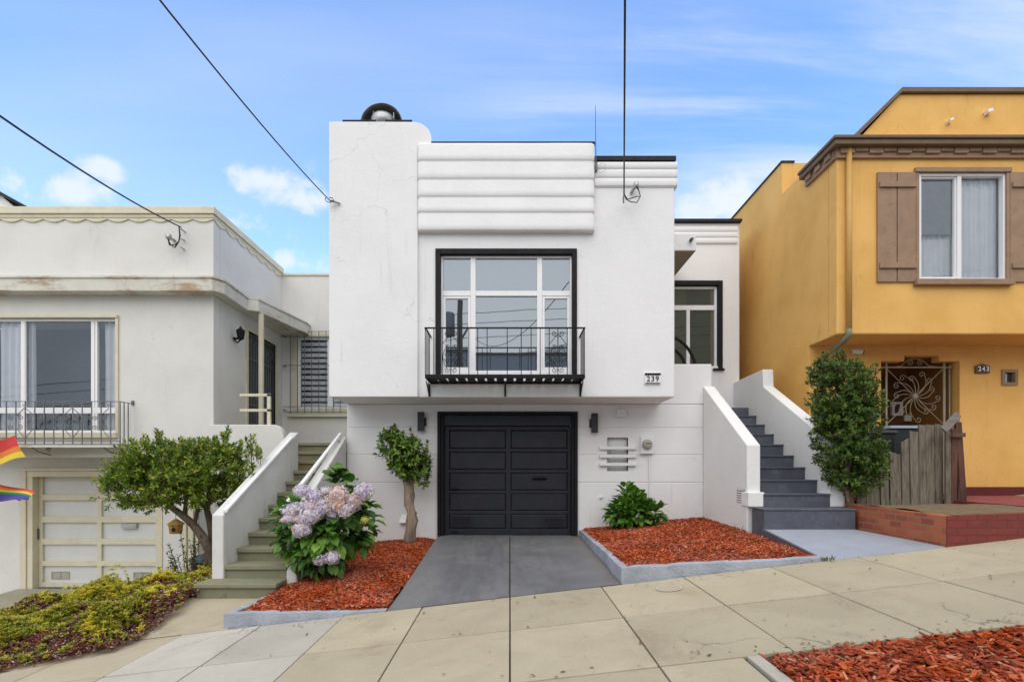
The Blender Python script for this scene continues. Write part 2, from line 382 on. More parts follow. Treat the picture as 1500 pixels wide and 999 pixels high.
M['joint']=paint('joint_dirt',(.075,.065,.05),.95,.3,9)
M['asphalt']=paint('asphalt',(.05,.05,.052),.9,.3,8,.4)
M['soil']=paint('dry_soil',(.22,.155,.085),.95,.35,12,.9,dirt=(.12,.085,.05))
M['olive']=concrete('olive_step_paint',(.25,.245,.16),(.21,.205,.135),(.15,.145,.10),.5,.1)
t=MT('red_bricks'); bt=t.n('ShaderNodeTexBrick'); mpn=t.n('ShaderNodeMapping'); mpn.inputs['Scale'].default_value=(1,1,1)
cxyz=t.n('ShaderNodeSeparateXYZ'); t.l(t.tc.outputs['Object'],cxyz.inputs[0]); cmb=t.n('ShaderNodeCombineXYZ'); t.l(t.mul(cxyz.outputs[0],cxyz.outputs[1],'ADD'),cmb.inputs[0]); t.l(cxyz.outputs[2],cmb.inputs[1])
t.l(cmb.outputs[0],bt.inputs['Vector']); bt.inputs['Color1'].default_value=(.46,.12,.045,1); bt.inputs['Color2'].default_value=(.24,.055,.03,1); bt.inputs['Mortar'].default_value=(.27,.17,.11,1)
bt.inputs['Scale'].default_value=1; bt.inputs['Mortar Size'].default_value=.008; bt.inputs['Brick Width'].default_value=.22; bt.inputs['Row Height'].default_value=.083; bt.inputs['Bias'].default_value=-.2
bb=t.mix(t.mul(t.rng(t.noise(9,7,.7),.52,.7),.55),bt.outputs['Color'],(.42,.13,.06)); bb=t.mix(t.mul(t.rng(t.noise(4,8,.7),.62,.72),.4),bb,(.34,.28,.22)); t.color(bb); t.b.inputs['Roughness'].default_value=.8
inv=t.n('ShaderNodeMath',operation='SUBTRACT'); inv.inputs[0].default_value=1; t.l(bt.outputs['Fac'],inv.inputs[1]); t.bump(t.mul(inv.outputs[0],t.mul(t.noise(30,5),.4),'ADD'),.7,.012); M['brick']=t.m
t=MT('red_painted_brick'); bt=t.n('ShaderNodeTexBrick'); cxyz=t.n('ShaderNodeSeparateXYZ'); t.l(t.tc.outputs['Object'],cxyz.inputs[0]); cmb=t.n('ShaderNodeCombineXYZ'); t.l(t.mul(cxyz.outputs[0],cxyz.outputs[1],'ADD'),cmb.inputs[0]); t.l(cxyz.outputs[2],cmb.inputs[1]); t.l(cmb.outputs[0],bt.inputs['Vector'])
bt.inputs['Color1'].default_value=(.20,.030,.024,1); bt.inputs['Color2'].default_value=(.165,.026,.022,1); bt.inputs['Mortar'].default_value=(.13,.022,.02,1); bt.inputs['Scale'].default_value=1; bt.inputs['Mortar Size'].default_value=.008; bt.inputs['Brick Width'].default_value=.22; bt.inputs['Row Height'].default_value=.083
t.color(t.mix(t.mul(t.rng(t.noise(6,7,.7),.5,.7),.5),bt.outputs['Color'],(.28,.06,.04))); t.b.inputs['Roughness'].default_value=.6; inv=t.n('ShaderNodeMath',operation='SUBTRACT'); inv.inputs[0].default_value=1; t.l(bt.outputs['Fac'],inv.inputs[1]); t.bump(inv.outputs[0],.5,.01); M['redbrick']=t.m
M['bedsoil']=paint('maroon_bed_soil',(.055,.022,.016),.95,.3,12,.8)
M['terrace']=stucco('red_terrace_paint',(.29,.072,.08),(.23,.055,.062),(.3,.12,.1),rough=.6,streak=.4)
M['fencewood']=wood('weathered_fence_wood',(.27,.235,.185),(.14,.115,.085),(.05,.042,.036))
M['redwood']=wood('reddish_fence_wood',(.17,.085,.06),(.11,.055,.042),(.05,.035,.03))
M['greywood']=wood('silvery_board',(.30,.29,.28),(.22,.21,.2),(.1,.1,.1),axis=0)
M['bark']=wood('grey_brown_bark',(.36,.29,.22),(.22,.165,.12),(.09,.066,.05))
M['darkbark']=wood('brown_bark',(.20,.155,.11),(.12,.09,.065),(.06,.045,.034))
M['glass']=glass('window_glass_dark',.13,opaque=(.045,.05,.056))  # opaque colour carries the brightness of the lit room behind the panes
M['glassclear']=glass('window_glass_clear',.06,(.95,.96,.97))
M['curtain']=paint('white_curtain',(.84,.84,.85),.9,.06,6,0)
M['greyblind']=paint('grey_blind',(.30,.31,.32),.9,.1,6,0)
M['room']=paint('dim_room',(.055,.055,.06),.9,.1,2,0)
M['green_pipe']=paint('green_grey_pipe',(.20,.22,.13),.55,.15,9)
M['ochre_pipe']=paint('ochre_pipe',(.57,.33,.09),.55,.08,6)
M['galv']=paint('galvanised_metal',(.45,.46,.47),.4,.15,8,metal=.6)
M['dmetal']=paint('dark_vent_metal',(.16,.155,.145),.55,.4,9,metal=.1)
M['wire']=paint('black_cable',(.015,.015,.016),.6)
M['bin']=paint('charcoal_bin',(.022,.027,.03),.5)
M['binlid']=paint('blue_grey_bin_lid',(.25,.29,.34),.5)
M['bluegrey']=paint('blue_grey_plastic',(.10,.13,.17),.5)
M['birdh']=wood('golden_wood',(.40,.24,.07),(.30,.17,.05),(.2,.1,.03))
M['dark']=paint('dark_hole',(.01,.01,.01),.9,0,3,0)
M['meterdial']=paint('meter_dial',(.45,.42,.35),.25,.2,20,0)
M['fixture']=paint('charcoal_lamp',(.03,.032,.036),.5)
M['chip']=None
t=MT('red_bark_mulch'); cc=t.ramp(t.island(),[(0,(.07,.018,.011)),(.25,(.28,.052,.022)),(.6,(.43,.086,.034)),(.85,(.52,.135,.06)),(1,(.55,.28,.16))])
hv=t.n('ShaderNodeHueSaturation'); t.l(cc,hv.inputs['Color']); t.l(t.rng(t.noise(1.3,5,.6,.4),.3,.7,.80,1.18),hv.inputs['Value']); t.l(t.rng(t.noise(2.1,5,.6),.3,.7,.95,1.08),hv.inputs['Saturation']); cc=hv.outputs[0]
t.color(cc); t.b.inputs['Roughness'].default_value=.85; t.b.inputs['Specular IOR Level'].default_value=.2; t.bump(t.noise(60,4,stretch=(1,1,1)),.4,.004); M['chip']=t.m
M['lf_box']=leafmat('glossy_hedge_leaf',[(0,(0.057,0.122,0.013)),(.45,(0.132,0.225,0.020)),(.8,(0.263,0.356,0.030)),(.95,(0.527,0.562,0.050)),(1,(0.608,0.375,0.083))],.35,.3)
M['lf_cam']=leafmat('camellia_leaf',[(0,(0.047,0.109,0.014)),(.5,(0.104,0.200,0.025)),(.85,(0.179,0.281,0.035)),(1,(0.320,0.399,0.072))],.32,.2)
M['lf_hyd']=leafmat('hydrangea_leaf',[(0,(0.034,0.098,0.013)),(.5,(0.073,0.184,0.021)),(.85,(0.126,0.271,0.034)),(1,(0.251,0.388,0.051))],.42,.25)
M['lf_hyd2']=leafmat('young_hydrangea_leaf',[(0,(0.040,0.115,0.014)),(.5,(0.086,0.207,0.021)),(.85,(0.127,0.276,0.032)),(1,(0.207,0.345,0.052))],.42,.25)
M['lf_dark']=leafmat('dark_shrub_leaf',[(0,(0.030,0.068,0.013)),(.5,(0.071,0.138,0.021)),(.85,(0.135,0.218,0.030)),(1,(0.254,0.324,0.052))],.33,.2)
M['lf_sp']=leafmat('small_shrub_leaf',[(0,(0.019,0.039,0.016)),(.6,(0.039,0.072,0.026)),(1,(0.078,0.117,0.039))],.4,.2)
M['floret']=leafmat('lavender_floret',[(0,(0.461,0.396,0.594)),(.3,(0.704,0.624,0.806)),(.6,(0.850,0.840,0.850)),(.8,(0.850,0.816,0.827)),(.92,(0.845,0.540,0.360)),(1,(0.850,0.850,0.806))],.7,.3,.2)
M['floret_peach']=leafmat('peach_floret',[(0,(0.624,0.360,0.228)),(.35,(0.792,0.552,0.444)),(.55,(0.792,0.696,0.850)),(.8,(0.850,0.840,0.850)),(1,(0.840,0.720,0.600))],.7,.3,.2)
M['floret_yel']=leafmat('greenish_yellow_floret',[(0,(.50,.48,.08)),(1,(.62,.6,.2))],.7,.3,.2)
M['suc_green']=leafmat('green_rosette',[(0,(0.085,0.156,0.016)),(.35,(0.203,0.265,0.026)),(.6,(0.372,0.390,0.033)),(.8,(0.575,0.484,0.039)),(.93,(0.507,0.218,0.039)),(1,(0.676,0.562,0.078))],.5,.15)
M['suc_yel']=leafmat('yellow_rosette',[(0,(0.469,0.437,0.029)),(.5,(0.662,0.582,0.046)),(1,(0.828,0.688,0.103))],.5,.2)
M['suc_red']=leafmat('maroon_sedum',[(0,(0.081,0.018,0.016)),(.45,(0.184,0.046,0.032)),(.75,(0.276,0.098,0.057)),(.9,(0.196,0.149,0.040)),(.95,(0.575,0.437,0.380)),(1,(0.690,0.575,0.529))],.55,.1)
M['suc_scarlet']=leafmat('scarlet_sedum',[(0,(.16,.012,.01)),(1,(.32,.05,.03))],.5,.1)
M['litter']=leafmat('dry_leaf',[(0,(.10,.05,.02)),(.5,(.22,.10,.04)),(1,(.35,.24,.1))],.8,.1)
M['weed']=leafmat('weed_blade',[(0,(.06,.10,.015)),(1,(.15,.18,.03))],.6,.2)
M['opp']=stucco('opposite_house_stucco',(.82,.81,.78),(.78,.77,.74))
M['oliveh']=stucco('olive_brown_stucco',(.42,.32,.11),(.36,.27,.10))
M['pole']=wood('utility_pole_wood',(.12,.09,.06),(.08,.06,.045),(.04,.03,.025))

# ------------------------------------------------------------------ ground, road, sidewalk
def sheet(x0,x1,d0,d1,zf,nx,nd): 
    m=MB(); return m.grid(lambda u,v:(x0+(x1-x0)*u,Y(d0+(d1-d0)*v),zf(x0+(x1-x0)*u,d0+(d1-d0)*v)),nx,nd)
struct('ground',sheet(-300,300,5.5,400,lambda x,d:gz(x,5.6)-.06,2,2),M['walkd'])
KD=2.25
rz=lambda x,d: gz(x,2.3)-.14
struct('road',sheet(-300,300,-7.2,KD,rz,2,2),M['asphalt'])
struct('far_ground',sheet(-300,300,-300,-7.2,lambda x,d:gz(x,2.3),2,2),M['walkd'])
m=MB(); m.add([(-60,Y(KD),gz(-60,2.3)-.4),(60,Y(KD),gz(60,2.3)-.4),(60,Y(KD+.15),gz(60,2.3)-.4),(-60,Y(KD+.15),gz(-60,2.3)-.4),(-60,Y(KD),gz(-60,2.3)),(60,Y(KD),gz(60,2.3)),(60,Y(KD+.15),gz(60,2.3)),(-60,Y(KD+.15),gz(-60,2.3))],[(3,2,1,0),(4,5,6,7),(0,1,5,4),(1,2,6,5),(2,3,7,6),(3,0,4,7)])
struct('road_kerb',m,M['walk'],bev=.01)
struct('sidewalk_base',sheet(-60,60,KD+.1,5.62,lambda x,d:gz(x,d)-.022,2,2),M['joint'])
xj=[-24.1,-20.2,-16.3,-12.4,-9.2,-7.3,-6.4,-5.45,-4.5,-3.58,-2.72,-1.82,-.956,0.0,1.0,1.9,2.85,3.8,4.75,5.7,6.65,7.6,8.6,12,16,20,24]
dj=[KD+.16,3.42,4.5,5.6]
tan=MB(); wht=MB()
for i in range(len(xj)-1):
    for j in range(3):
        x0,x1=xj[i]+.006,xj[i+1]-.006; d0,d1=dj[j]+.009,dj[j+1]-.009
        if j==0 and x0>1.5: continue
        if j==0 and xj[i]==1.0: x1=1.55
        white=(-3.6<xj[i]<-1.85)
        mm=wht if white else tan
        k=[random.uniform(-.0025,.0025) for _ in range(4)]
        t_=.1
        pts=[(x0,d0),(x1,d0),(x1,d1),(x0,d1)]
        mm.hexa([(a,Y(b),gz(a,b)-t_) for a,b in pts]+[(a,Y(b),gz(a,b)+k[q]) for q,(a,b) in enumerate(pts)])
struct('sidewalk',tan,M['walk'],bev=.006,label='tan concrete sidewalk slabs sloping up the street')
struct('sidewalk_pale_slabs',wht,M['walkw'],bev=.006,label='pale newer concrete slabs of the sidewalk')
m=MB(); pts=[(1.575,KD+.16),(1.66,KD+.16),(1.66,3.40),(1.575,3.40)]
m.hexa([(a,Y(b),gz(a,b)-.1) for a,b in pts]+[(a,Y(b),gz(a,b)+.012) for a,b in pts]); struct('sidewalk_border',m,M['walkw'],bev=.006)

# driveway of the white house, two halves and a dirty seam
def dz_(x,d):
    t=max(0,min(1,(d-5.6)/3.65)); t2=t*t*(3-2*t)*.4+t*.6
    return gz(x,5.6)*(1-t2)+.03*t2+.004
def dl(d): return -1.345+(d-5.6)/3.65*.06
def dr(d): return 1.215+(d-5.6)/3.65*.03
m=MB()
for (a,b) in ((dl,lambda d:-.012),(lambda d:.008,dr)):
    m.grid(lambda u,v:(a(5.59+3.67*v)*(1-u)+b(5.59+3.67*v)*u,Y(5.59+3.67*v),dz_(a(5.59+3.67*v)*(1-u)+b(5.59+3.67*v)*u,5.59+3.67*v)),6,12)
struct('driveway',m,M['drive'],label='grey painted driveway in front of the black garage door')
m=MB(); m.grid(lambda u,v:(-.04+.08*u,Y(5.6+3.6*v),dz_(-.04+.08*u,5.6+3.6*v)-.012),1,12); struct('driveway_seam',m,M['joint'])
# left neighbour's driveway
m=MB(); m.grid(lambda u,v:(-9.6+2.75*u,Y(5.6+4.4*v),gz(-9.6+2.75*u,5.6)*(1-v)+(-1.105)*v+.01),4,8); struct('neighbour_driveway',m,M['walkd'])
m=MB(); m.grid(lambda u,v:(-4.25+1.17*u,Y(5.575+.95*v),(gz(-4.25+1.17*u,5.6)+.004)*(1-v)+(-.41)*v),8,8); struct('neighbour_path',m,M['walk'])

# ------------------------------------------------------------------ planting beds: kerbs and mulch
def interp_poly(p,q,n): return [(p[0]+(q[0]-p[0])*i/n,p[1]+(q[1]-p[1])*i/n) for i in range(n+1)]
def kerb(name,pts,width,ztop,zbot,label,side=1):
    """rough kerb along plan points (x,d); width inward"""
    m=MB(); P3=[]
    dense=[]
    for a,b in zip(pts[:-1],pts[1:]): dense+=interp_poly(a,b,14)[:-1]
    dense.append(pts[-1]); n=len(dense); vs=[]
    for i,(x,d) in enumerate(dense):
        a=Vector(dense[max(i-1,0)]); b=Vector(dense[min(i+1,n-1)]); t=(b-a).normalized(); nn=Vector((-t.y,t.x))*side
        # mitre at corners
        j=random.uniform(-.011,.011); 
        xi,di=x+nn.x*width,d+nn.y*width
        zt=ztop(x,d)+random.uniform(-.009,.007); zb=zbot(x,d)-.08
        vs+=[(x+nn.x*j,Y(d+nn.y*j),zb),(x+nn.x*j,Y(d+nn.y*j),zt),(xi,Y(di),zt+.004),(xi,Y(di),zb)]
    fs=[]
    for i in range(n-1):
        for k in range(4):
            a=i*4+k; b=i*4+(k+1)%4; fs.append((a,b,b+4,a+4))
    fs+=[(0,1,2,3)[::-1],tuple(range((n-1)*4,n*4))]
    m.add(vs,fs)
    return tag(build(name,m,M['kerb'],bev=.012),label,'kerb')
def inpoly(x,y,poly):
    c=False; n=len(poly)
    for i in range(n):
        x1,y1=poly[i]; x2,y2=poly[(i+1)%n]
        if (y1>y)!=(y2>y) and x<(x2-x1)*(y-y1)/(y2-y1)+x1: c=not c
    return c
rng=np.random.default_rng(5)
def mulch(name,poly,zf,count,label,lmin=.03,lmax=.085,nxs=26,nds=26):
    xs=[p[0] for p in poly]; ds=[p[1] for p in poly]; x0,x1,d0,d1=min(xs),max(xs),min(ds),max(ds)
    m=MB()
    # base sheet clipped to polygon
    idx={}; vs=[]; fs=[]
    for i in range(nxs*2):
        for j in range(nds*2):
            a=x0+(x1-x0)*(i+.5)/(nxs*2); b=d0+(d1-d0)*(j+.5)/(nds*2)
            if not inpoly(a,b,poly): continue
            q=[]
            for (ii,jj) in ((i,j),(i+1,j),(i+1,j+1),(i,j+1)):
                if (ii,jj) not in idx:
                    xx=x0+(x1-x0)*ii/(nxs*2); dd=d0+(d1-d0)*jj/(nds*2); idx[(ii,jj)]=len(vs); vs.append((xx,Y(dd),zf(xx,dd)-.03))
                q.append(idx[(ii,jj)])
            fs.append(tuple(q))
    m.add(vs,fs)
    k=0; 
    while k<count:
        a=rng.uniform(x0,x1); b=rng.uniform(d0,d1)
        if not inpoly(a,b,poly): continue
        k+=1
        L_=rng.uniform(lmin,lmax)*.5; W_=L_*rng.uniform(.16,.42); T_=rng.uniform(.002,.005)
        th=rng.uniform(0,math.pi); ti=rng.normal(0,.33); tj=rng.normal(0,.33)
        ax=Vector((math.cos(th),math.sin(th),ti)).normalized()*L_
        ay=Vector((-math.sin(th),math.cos(th),tj)).normalized()*W_
        az=ax.cross(ay).normalized()*T_
        c=Vector((a,Y(b),zf(a,b)+rng.uniform(-.018,.012)+.012*mnoise.noise((a*6,b*6,0))))
        sk=rng.uniform(-.3,.3)*L_; e=ay.normalized()*sk*.5
        pts=[c-ax-ay-az,c+ax-ay*.7-az+e,c+ax+ay*.7-az+e,c-ax*.85+ay-az,c-ax-ay+az,c+ax-ay*.7+az+e,c+ax+ay*.7+az+e,c-ax*.85+ay+az]
        m.add(pts,[(4,5,6,7),(0,1,5,4),(1,2,6,5),(2,3,7,6),(3,0,4,7)])
    return struct(name,m,M['chip'],kind='stuff',label=label)
# right bed
RB=[(1.30,5.66),(3.43,5.66),(3.50,7.12),(3.50,9.25),(1.32,9.25)]
def rbz(x,d):
    u=(x-1.3)/2.2; v=(d-5.65)/3.6
    return .125+.115*u+.03*v+.10*u*v+.06*math.sin(math.pi*min(max(u,0),1))*math.sin(math.pi*min(max(v,0.1),1))+.012*mnoise.noise((x*2.2,d*2.2,3))
mulch('mulch_bed',RB,rbz,26000,'red bark mulch in the bed right of the driveway',.022,.062)
def rkt(x,d):
    return .143 if x<1.3 else .143+(x-1.23)/(3.44-1.23)*(.268-.143)
kerb('planter_kerb',[(1.25,9.24),(1.232,5.62),(3.47,5.60)],.085,rkt,lambda x,d:dz_(x,d) if x<1.3 else gz(x,d),'blue-grey painted kerb round the mulch bed right of the driveway',side=1)
# left bed
LB=[(-3.06,5.68),(-1.37,5.66),(-1.305,9.25),(-2.94,9.25),(-2.83,7.3),(-2.9,6.75),(-2.98,6.62)]
def lbz(x,d):
    u=min(max((x+3.1)/1.75,0),1); v=(d-5.65)/3.6
    e=dz_(x,d)
    return (-.43+.115*u)*(1-v)+.0*v+ .02 -(1-u)*v*.16 +.07*math.sin(math.pi*u)*math.sin(math.pi*min(max(v,.12),1)) - .05*max(0,u-.85)/.15*v +.012*mnoise.noise((x*2.2,d*2.2,8))
mulch('mulch_bed',LB,lbz,24000,'red bark mulch in the bed left of the driveway',.022,.062)
kerb('planter_kerb',[(-2.90,7.25),(-2.97,6.75),(-3.05,6.62),(-3.14,5.62),(-1.36,5.60)],.085,lambda x,d:-.365+(.045*(x+3.14)/1.78 if d<5.7 else max(0,d-6.6)*.11),lambda x,d:gz(x,5.6)-.02,'blue-grey painted kerb round the mulch bed left of the driveway',side=1)
# street-edge strip
SB=[(1.67,KD+.17),(9,KD+.17),(9,3.40),(1.67,3.40)]
mulch('mulch_strip',SB,lambda x,d:gz(x,d)-.012+.045*math.sin(math.pi*min(1,max(0,(3.42-d)/1.0)))+.012*mnoise.noise((x*3,d*3,1)),16000,'red bark mulch strip between sidewalk and street',.03,.09,60,10)

# ------------------------------------------------------------------ white house
H=thing('white_house',(0,0,0),'white stucco house with black garage door and ribbed parapet, between grey and ochre neighbours','house')
xl=-2.945; DB=8.39; DP=8.33; yb=Y(DB); yp=Y(DP)
BZ=2.41; TOP=6.32
wx0,wx1,wz0,wz1=X(640,DB),X(843,DB),2.80,Z(367,DB)
# bay: front wall with the window hole, side walls, roof, underside
m=MB(); m.wall(-1.52,2.70,BZ,TOP-.05,yb,yb+.22,[(wx0,wx1,wz0,wz1)])
m.box(2.48,2.70,yb+.22,4.5,BZ,TOP-.05); m.box(xl+.02,-1.52,yb+.02,yb+.22,BZ,TOP); 
m.box(xl,xl+.2,yb+.22,9,BZ,TOP-.05)
m.box(xl+.2,2.48,yb+.22,0.1,BZ,BZ+.2)      # underside slab
build('bay_wall',m,M['white'],H,bev=.02)
# chimney pier with rounded shoulder
poly=[(xl,BZ-.002),(-1.50,BZ-.002),(-1.50,6.45),(-1.277,6.45),(-1.277,6.60)]
for k in range(9):
    a=math.pi/2*k/8; poly.append((-1.277-.30+.30*math.cos(a),6.60+.28*math.sin(a)))
poly.append((xl,6.885))
m=MB(); m.prism([(x,yp,z) for x,z in poly],(0,.75,0)); build('chimney_pier',m,M['white'],H,bev=.012)
m=MB(); m.box(X(501,DP),X(603,DP),yp+.02,yp+.7,6.887,6.925); build('coping',m,M['coping'],H)
# ribbed parapet
edges=[209,234.5,261.5,287.5,310.5,337]
zs=[Z(e,8.27) for e in edges]
prof=[]; 
for i in range(5):
    zt,zb=zs[i],zs[i+1]; hgt=zt-zb
    for k in range(9):
        t_=k/8*.74; prof.append((.104+.020*(t_/.74),zt-hgt*t_))
    for k in range(1,5):
        a=math.pi/2*k/4; prof.append((.104+.020*math.cos(a),zt-hgt*(.74+.26*math.sin(a))))
prof=[(o,z) for o,z in prof]
poly=[(0,yb-o,z) for o,z in prof]
poly=[(0,yb+.10,zs[0])]+poly+[(0,yb+.10,zs[-1])]
nseg=60; m=MB(); xa,xb=-1.50,1.37
vs=[]
for s_ in range(nseg+1):
    xx=xa+(xb-xa)*s_/nseg
    for j,(q,y_,z_) in enumerate(poly):
        wv=.007*mnoise.noise((xx*1.6,z_*2.0,2))
        ed=min(1,min((xx-xa)/.04,(xb-xx)/.05)+.25) if 0<j<len(poly)-1 else 1
        vs.append((xx,y_+wv+(1-ed)*.05,z_+(wv if 0<j<len(poly)-1 else 0)))
n=len(poly); fs=[(s_*n+j,s_*n+j+1,(s_+1)*n+j+1,(s_+1)*n+j) for s_ in range(nseg) for j in range(n-1)]
fs+=[tuple(range(n)),tuple(range(nseg*n,(nseg+1)*n))[::-1]]+[(s_*n+n-1,s_*n,(s_+1)*n,(s_+1)*n+n-1) for s_ in range(nseg)]
m.add(vs,fs); build('ribbed_parapet',m,M['white'],H,smooth=True,weld=True)
m=MB(); m.box(-1.28,1.385,yb-.06,yb+.3,zs[0]+.002,zs[0]+.055); build('coping',m,M['coping'],H)
m=MB(); m.box(-1.27,1.36,yb+.02,yb+.25,TOP-.1,zs[0]); build('parapet_back',m,M['white'],H)
def ribs(name,xa,xb,ys,edges,d,amp,parent,mat):
    m=MB(); zz=[Z(e,d) for e in edges]; poly=[(xa,ys+.15,zz[0])]
    for a,b in zip(zz[:-1],zz[1:]):
        for k in range(9):
            t_=k/8; poly.append((xa,ys-.012-amp*math.sqrt(max(0,1-(2*t_-1)**2))**.8,a+(b-a)*t_))
    poly.append((xa,ys+.15,zz[-1])); m.prism(poly,(xb-xa,0,0)); return build(name,m,mat,parent)
ribs('parapet_rib_band',1.38,2.735,yb,[236,247,260,273],8.35,.028,H,M['white'])
m=MB(); m.box(1.385,2.715,yb-.03,yb+.3,TOP-.045,TOP+.025); build('coping',m,M['coping'],H)
m=MB(); m.box(xl+.2,2.48,yb+.22,8.8,TOP-.5,TOP-.42); build('roof',m,M['roof'],H)
# garage storey
gx0,gx1,gz1=X(641,9.25),X(846,9.25),Z(603,9.25)
niche=(X(889.5,9.25),X(920,9.25),Z(690,9.25),Z(641,9.25))
m=MB()
gro=[Z(626.5,9.25),Z(666,9.25),Z(706.5,9.25)]
seg=[-1.2]+sum([[g-.007,g+.007] for g in gro[::-1]],[])+[BZ-.005]
for k in range(0,len(seg),2):
    m.wall(xl,3.49,seg[k],seg[k+1],0,.22,[(gx0,gx1,-2,gz1),niche])
build('garage_wall',m,M['white_base'],H,bev=.008)
m=MB(); m.wall(xl+.001,3.489,-1.2,BZ-.01,.012,.2,[(gx0,gx1,-2,gz1),niche]); build('wall_groove',m,M['white_base'],H)
m=MB(); m.box(2.71,3.645,0.0,.22,BZ+.0,3.135); m.box(3.492,3.645,.003,.22,-.5,BZ); build('landing_parapet',m,M['white'],H,bev=.015)
# niche back and its three shelves (newspaper and mail slot)
nb=thing  # alias unused
m=MB(); m.box(niche[0],niche[1],.10,.13,niche[2],niche[3]); build('niche_back',m,M['cheek'],H)
# wing to the right, set back
DW=10.7; yw=Y(DW); WT=Z(327,DW)
ww=(X(930,DW),X(1056,DW),Z(536,DW),Z(415,DW))
m=MB(); m.wall(2.70,4.80,.5,WT,yw,yw+.25,[ww]); m.box(4.58,4.80,yw+.25,9,.5,WT); build('wing_wall',m,M['white'],H,bev=.015)
ribs('parapet_rib_band',2.70,X(1079,DW),yw,[332,340.5,349,358],DW,.03,H,M['white'])
m=MB(); m.box(2.70,4.82,yw-.08,yw+.3,WT+.002,WT+.055); build('coping',m,M['coping'],H)
m=MB(); m.box(2.70,4.58,yw+.25,8.8,WT-.4,WT-.35); build('roof',m,M['roof'],H)
m=MB(); m.box(2.70,3.44,Y(9.45),yw-.001,5.27,5.58); build('entry_canopy',m,M['white'],H,bev=.01)
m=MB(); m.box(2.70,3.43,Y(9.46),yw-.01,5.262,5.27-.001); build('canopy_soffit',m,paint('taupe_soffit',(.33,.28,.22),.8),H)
m=MB(); m.box(2.7,3.685,.221,yw-.001,2.0,2.44); m.box(3.695,4.665,Y(10.01),yw-.001,2.0,2.44); build('landing',m,M['grey_step'],H)
# big front window
def frame_ring(m,x0,x1,z0,z1,wd,y0,y1,bot=None):
    bot=wd if bot is None else bot
    m.box(x0,x0+wd,y0,y1,z0,z1); m.box(x1-wd,x1,y0,y1,z0,z1); m.box(x0+wd,x1-wd,y0,y1,z1-wd,z1)
    if bot: m.box(x0+wd,x1-wd,y0,y1,z0,z0+bot)
W=build('picture_window',MB().box(wx0-.002,wx1+.002,yb+.3,yb+.34,wz0,wz1),M['room'],H)
m=MB(); m.box(X(638,DB),X(645.5,DB),yb-.03,yb+.07,wz0-.1,Z(365,DB)); m.box(X(838,DB),X(845,DB),yb-.03,yb+.07,wz0-.1,Z(365,DB)); m.box(X(645.5,DB),X(838,DB),yb-.03,yb+.07,Z(373,DB),Z(365,DB)); build('casing',m,M['black'],W,bev=.006)
m=MB(); fx0,fx1,fz0,fz1=X(645.5,DB),X(838,DB),Z(546,DB),Z(373.5,DB)
y0,y1=yb+.045,yb+.12
mx=[X(689,DB),X(696.5,DB),X(787,DB),X(794.5,DB)]; tz0,tz1=Z(432,DB),Z(424.5,DB)
frame_ring(m,fx0,fx1,fz0,fz1,.032,y0,y1,.045)
m.box(mx[0],mx[1],y0+.004,y1,fz0+.045,fz1-.032); m.box(mx[2],mx[3],y0+.004,y1,fz0+.045,fz1-.032)
for a,b in ((fx0+.032,mx[0]),(mx[1],mx[2]),(mx[3],fx1-.032)): m.box(a,b,y0+.006,y1,tz0,tz1)
for a,b in ((fx0+.032,mx[0]),(mx[3],fx1-.032)):
    r=MB(); 
    frame_ring(m,a+.002,b-.002,fz0+.046,tz0-.002,.04,y0+.014,y1,.055)
build('window_frame',m,M['vinyl'],W,bev=.004)
m=MB()
for a,b in ((fx0+.03,mx[0]+.01),(mx[1]-.01,mx[2]+.01),(mx[3]-.01,fx1-.03)):
    for c,e in ((fz0+.04,tz0+.01),(tz1-.01,fz1-.03)):
        yy=yb+.085; m.add([(a,yy,c),(b,yy,c),(b,yy,e),(a,yy,e)],[(0,1,2,3)])
build('pane',m,M['glass'],W)
# wing window
V=build('wing_window',MB().box(ww[0],ww[1],yw+.26,yw+.3,ww[2],ww[3]),M['room'],H)
m=MB(); m.box(ww[0],ww[1]+.03,yw-.03,yw+.06,Z(418,DW),Z(411.5,DW)); m.box(ww[1]-.06,ww[1]+.03,yw-.03,yw+.06,ww[2]-.06,Z(418,DW)); m.box(X(1044,DW),ww[1]+.06,yw-.06,yw+.06,ww[2]-.1,ww[2]-.06); build('casing',m,M['black'],V,bev=.005)
m=MB(); a,b,c,e=ww[0],ww[1]-.062,ww[2]-.06,Z(418.5,DW); frame_ring(m,a,b,c,e,.05,yw+.05,yw+.12)
m.box(a+.05,b-.05,yw+.054,yw+.12,Z(453,DW),Z(446,DW)); m.box(X(1007,DW),X(1012,DW),yw+.054,yw+.12,c+.05,Z(453,DW)); build('window_frame',m,M['vinyl'],V,bev=.004)
m=MB(); yy=yw+.09; m.add([(a,yy,c),(b,yy,c),(b,yy,e),(a,yy,e)],[(0,1,2,3)]); build('pane',m,M['glass'],V)
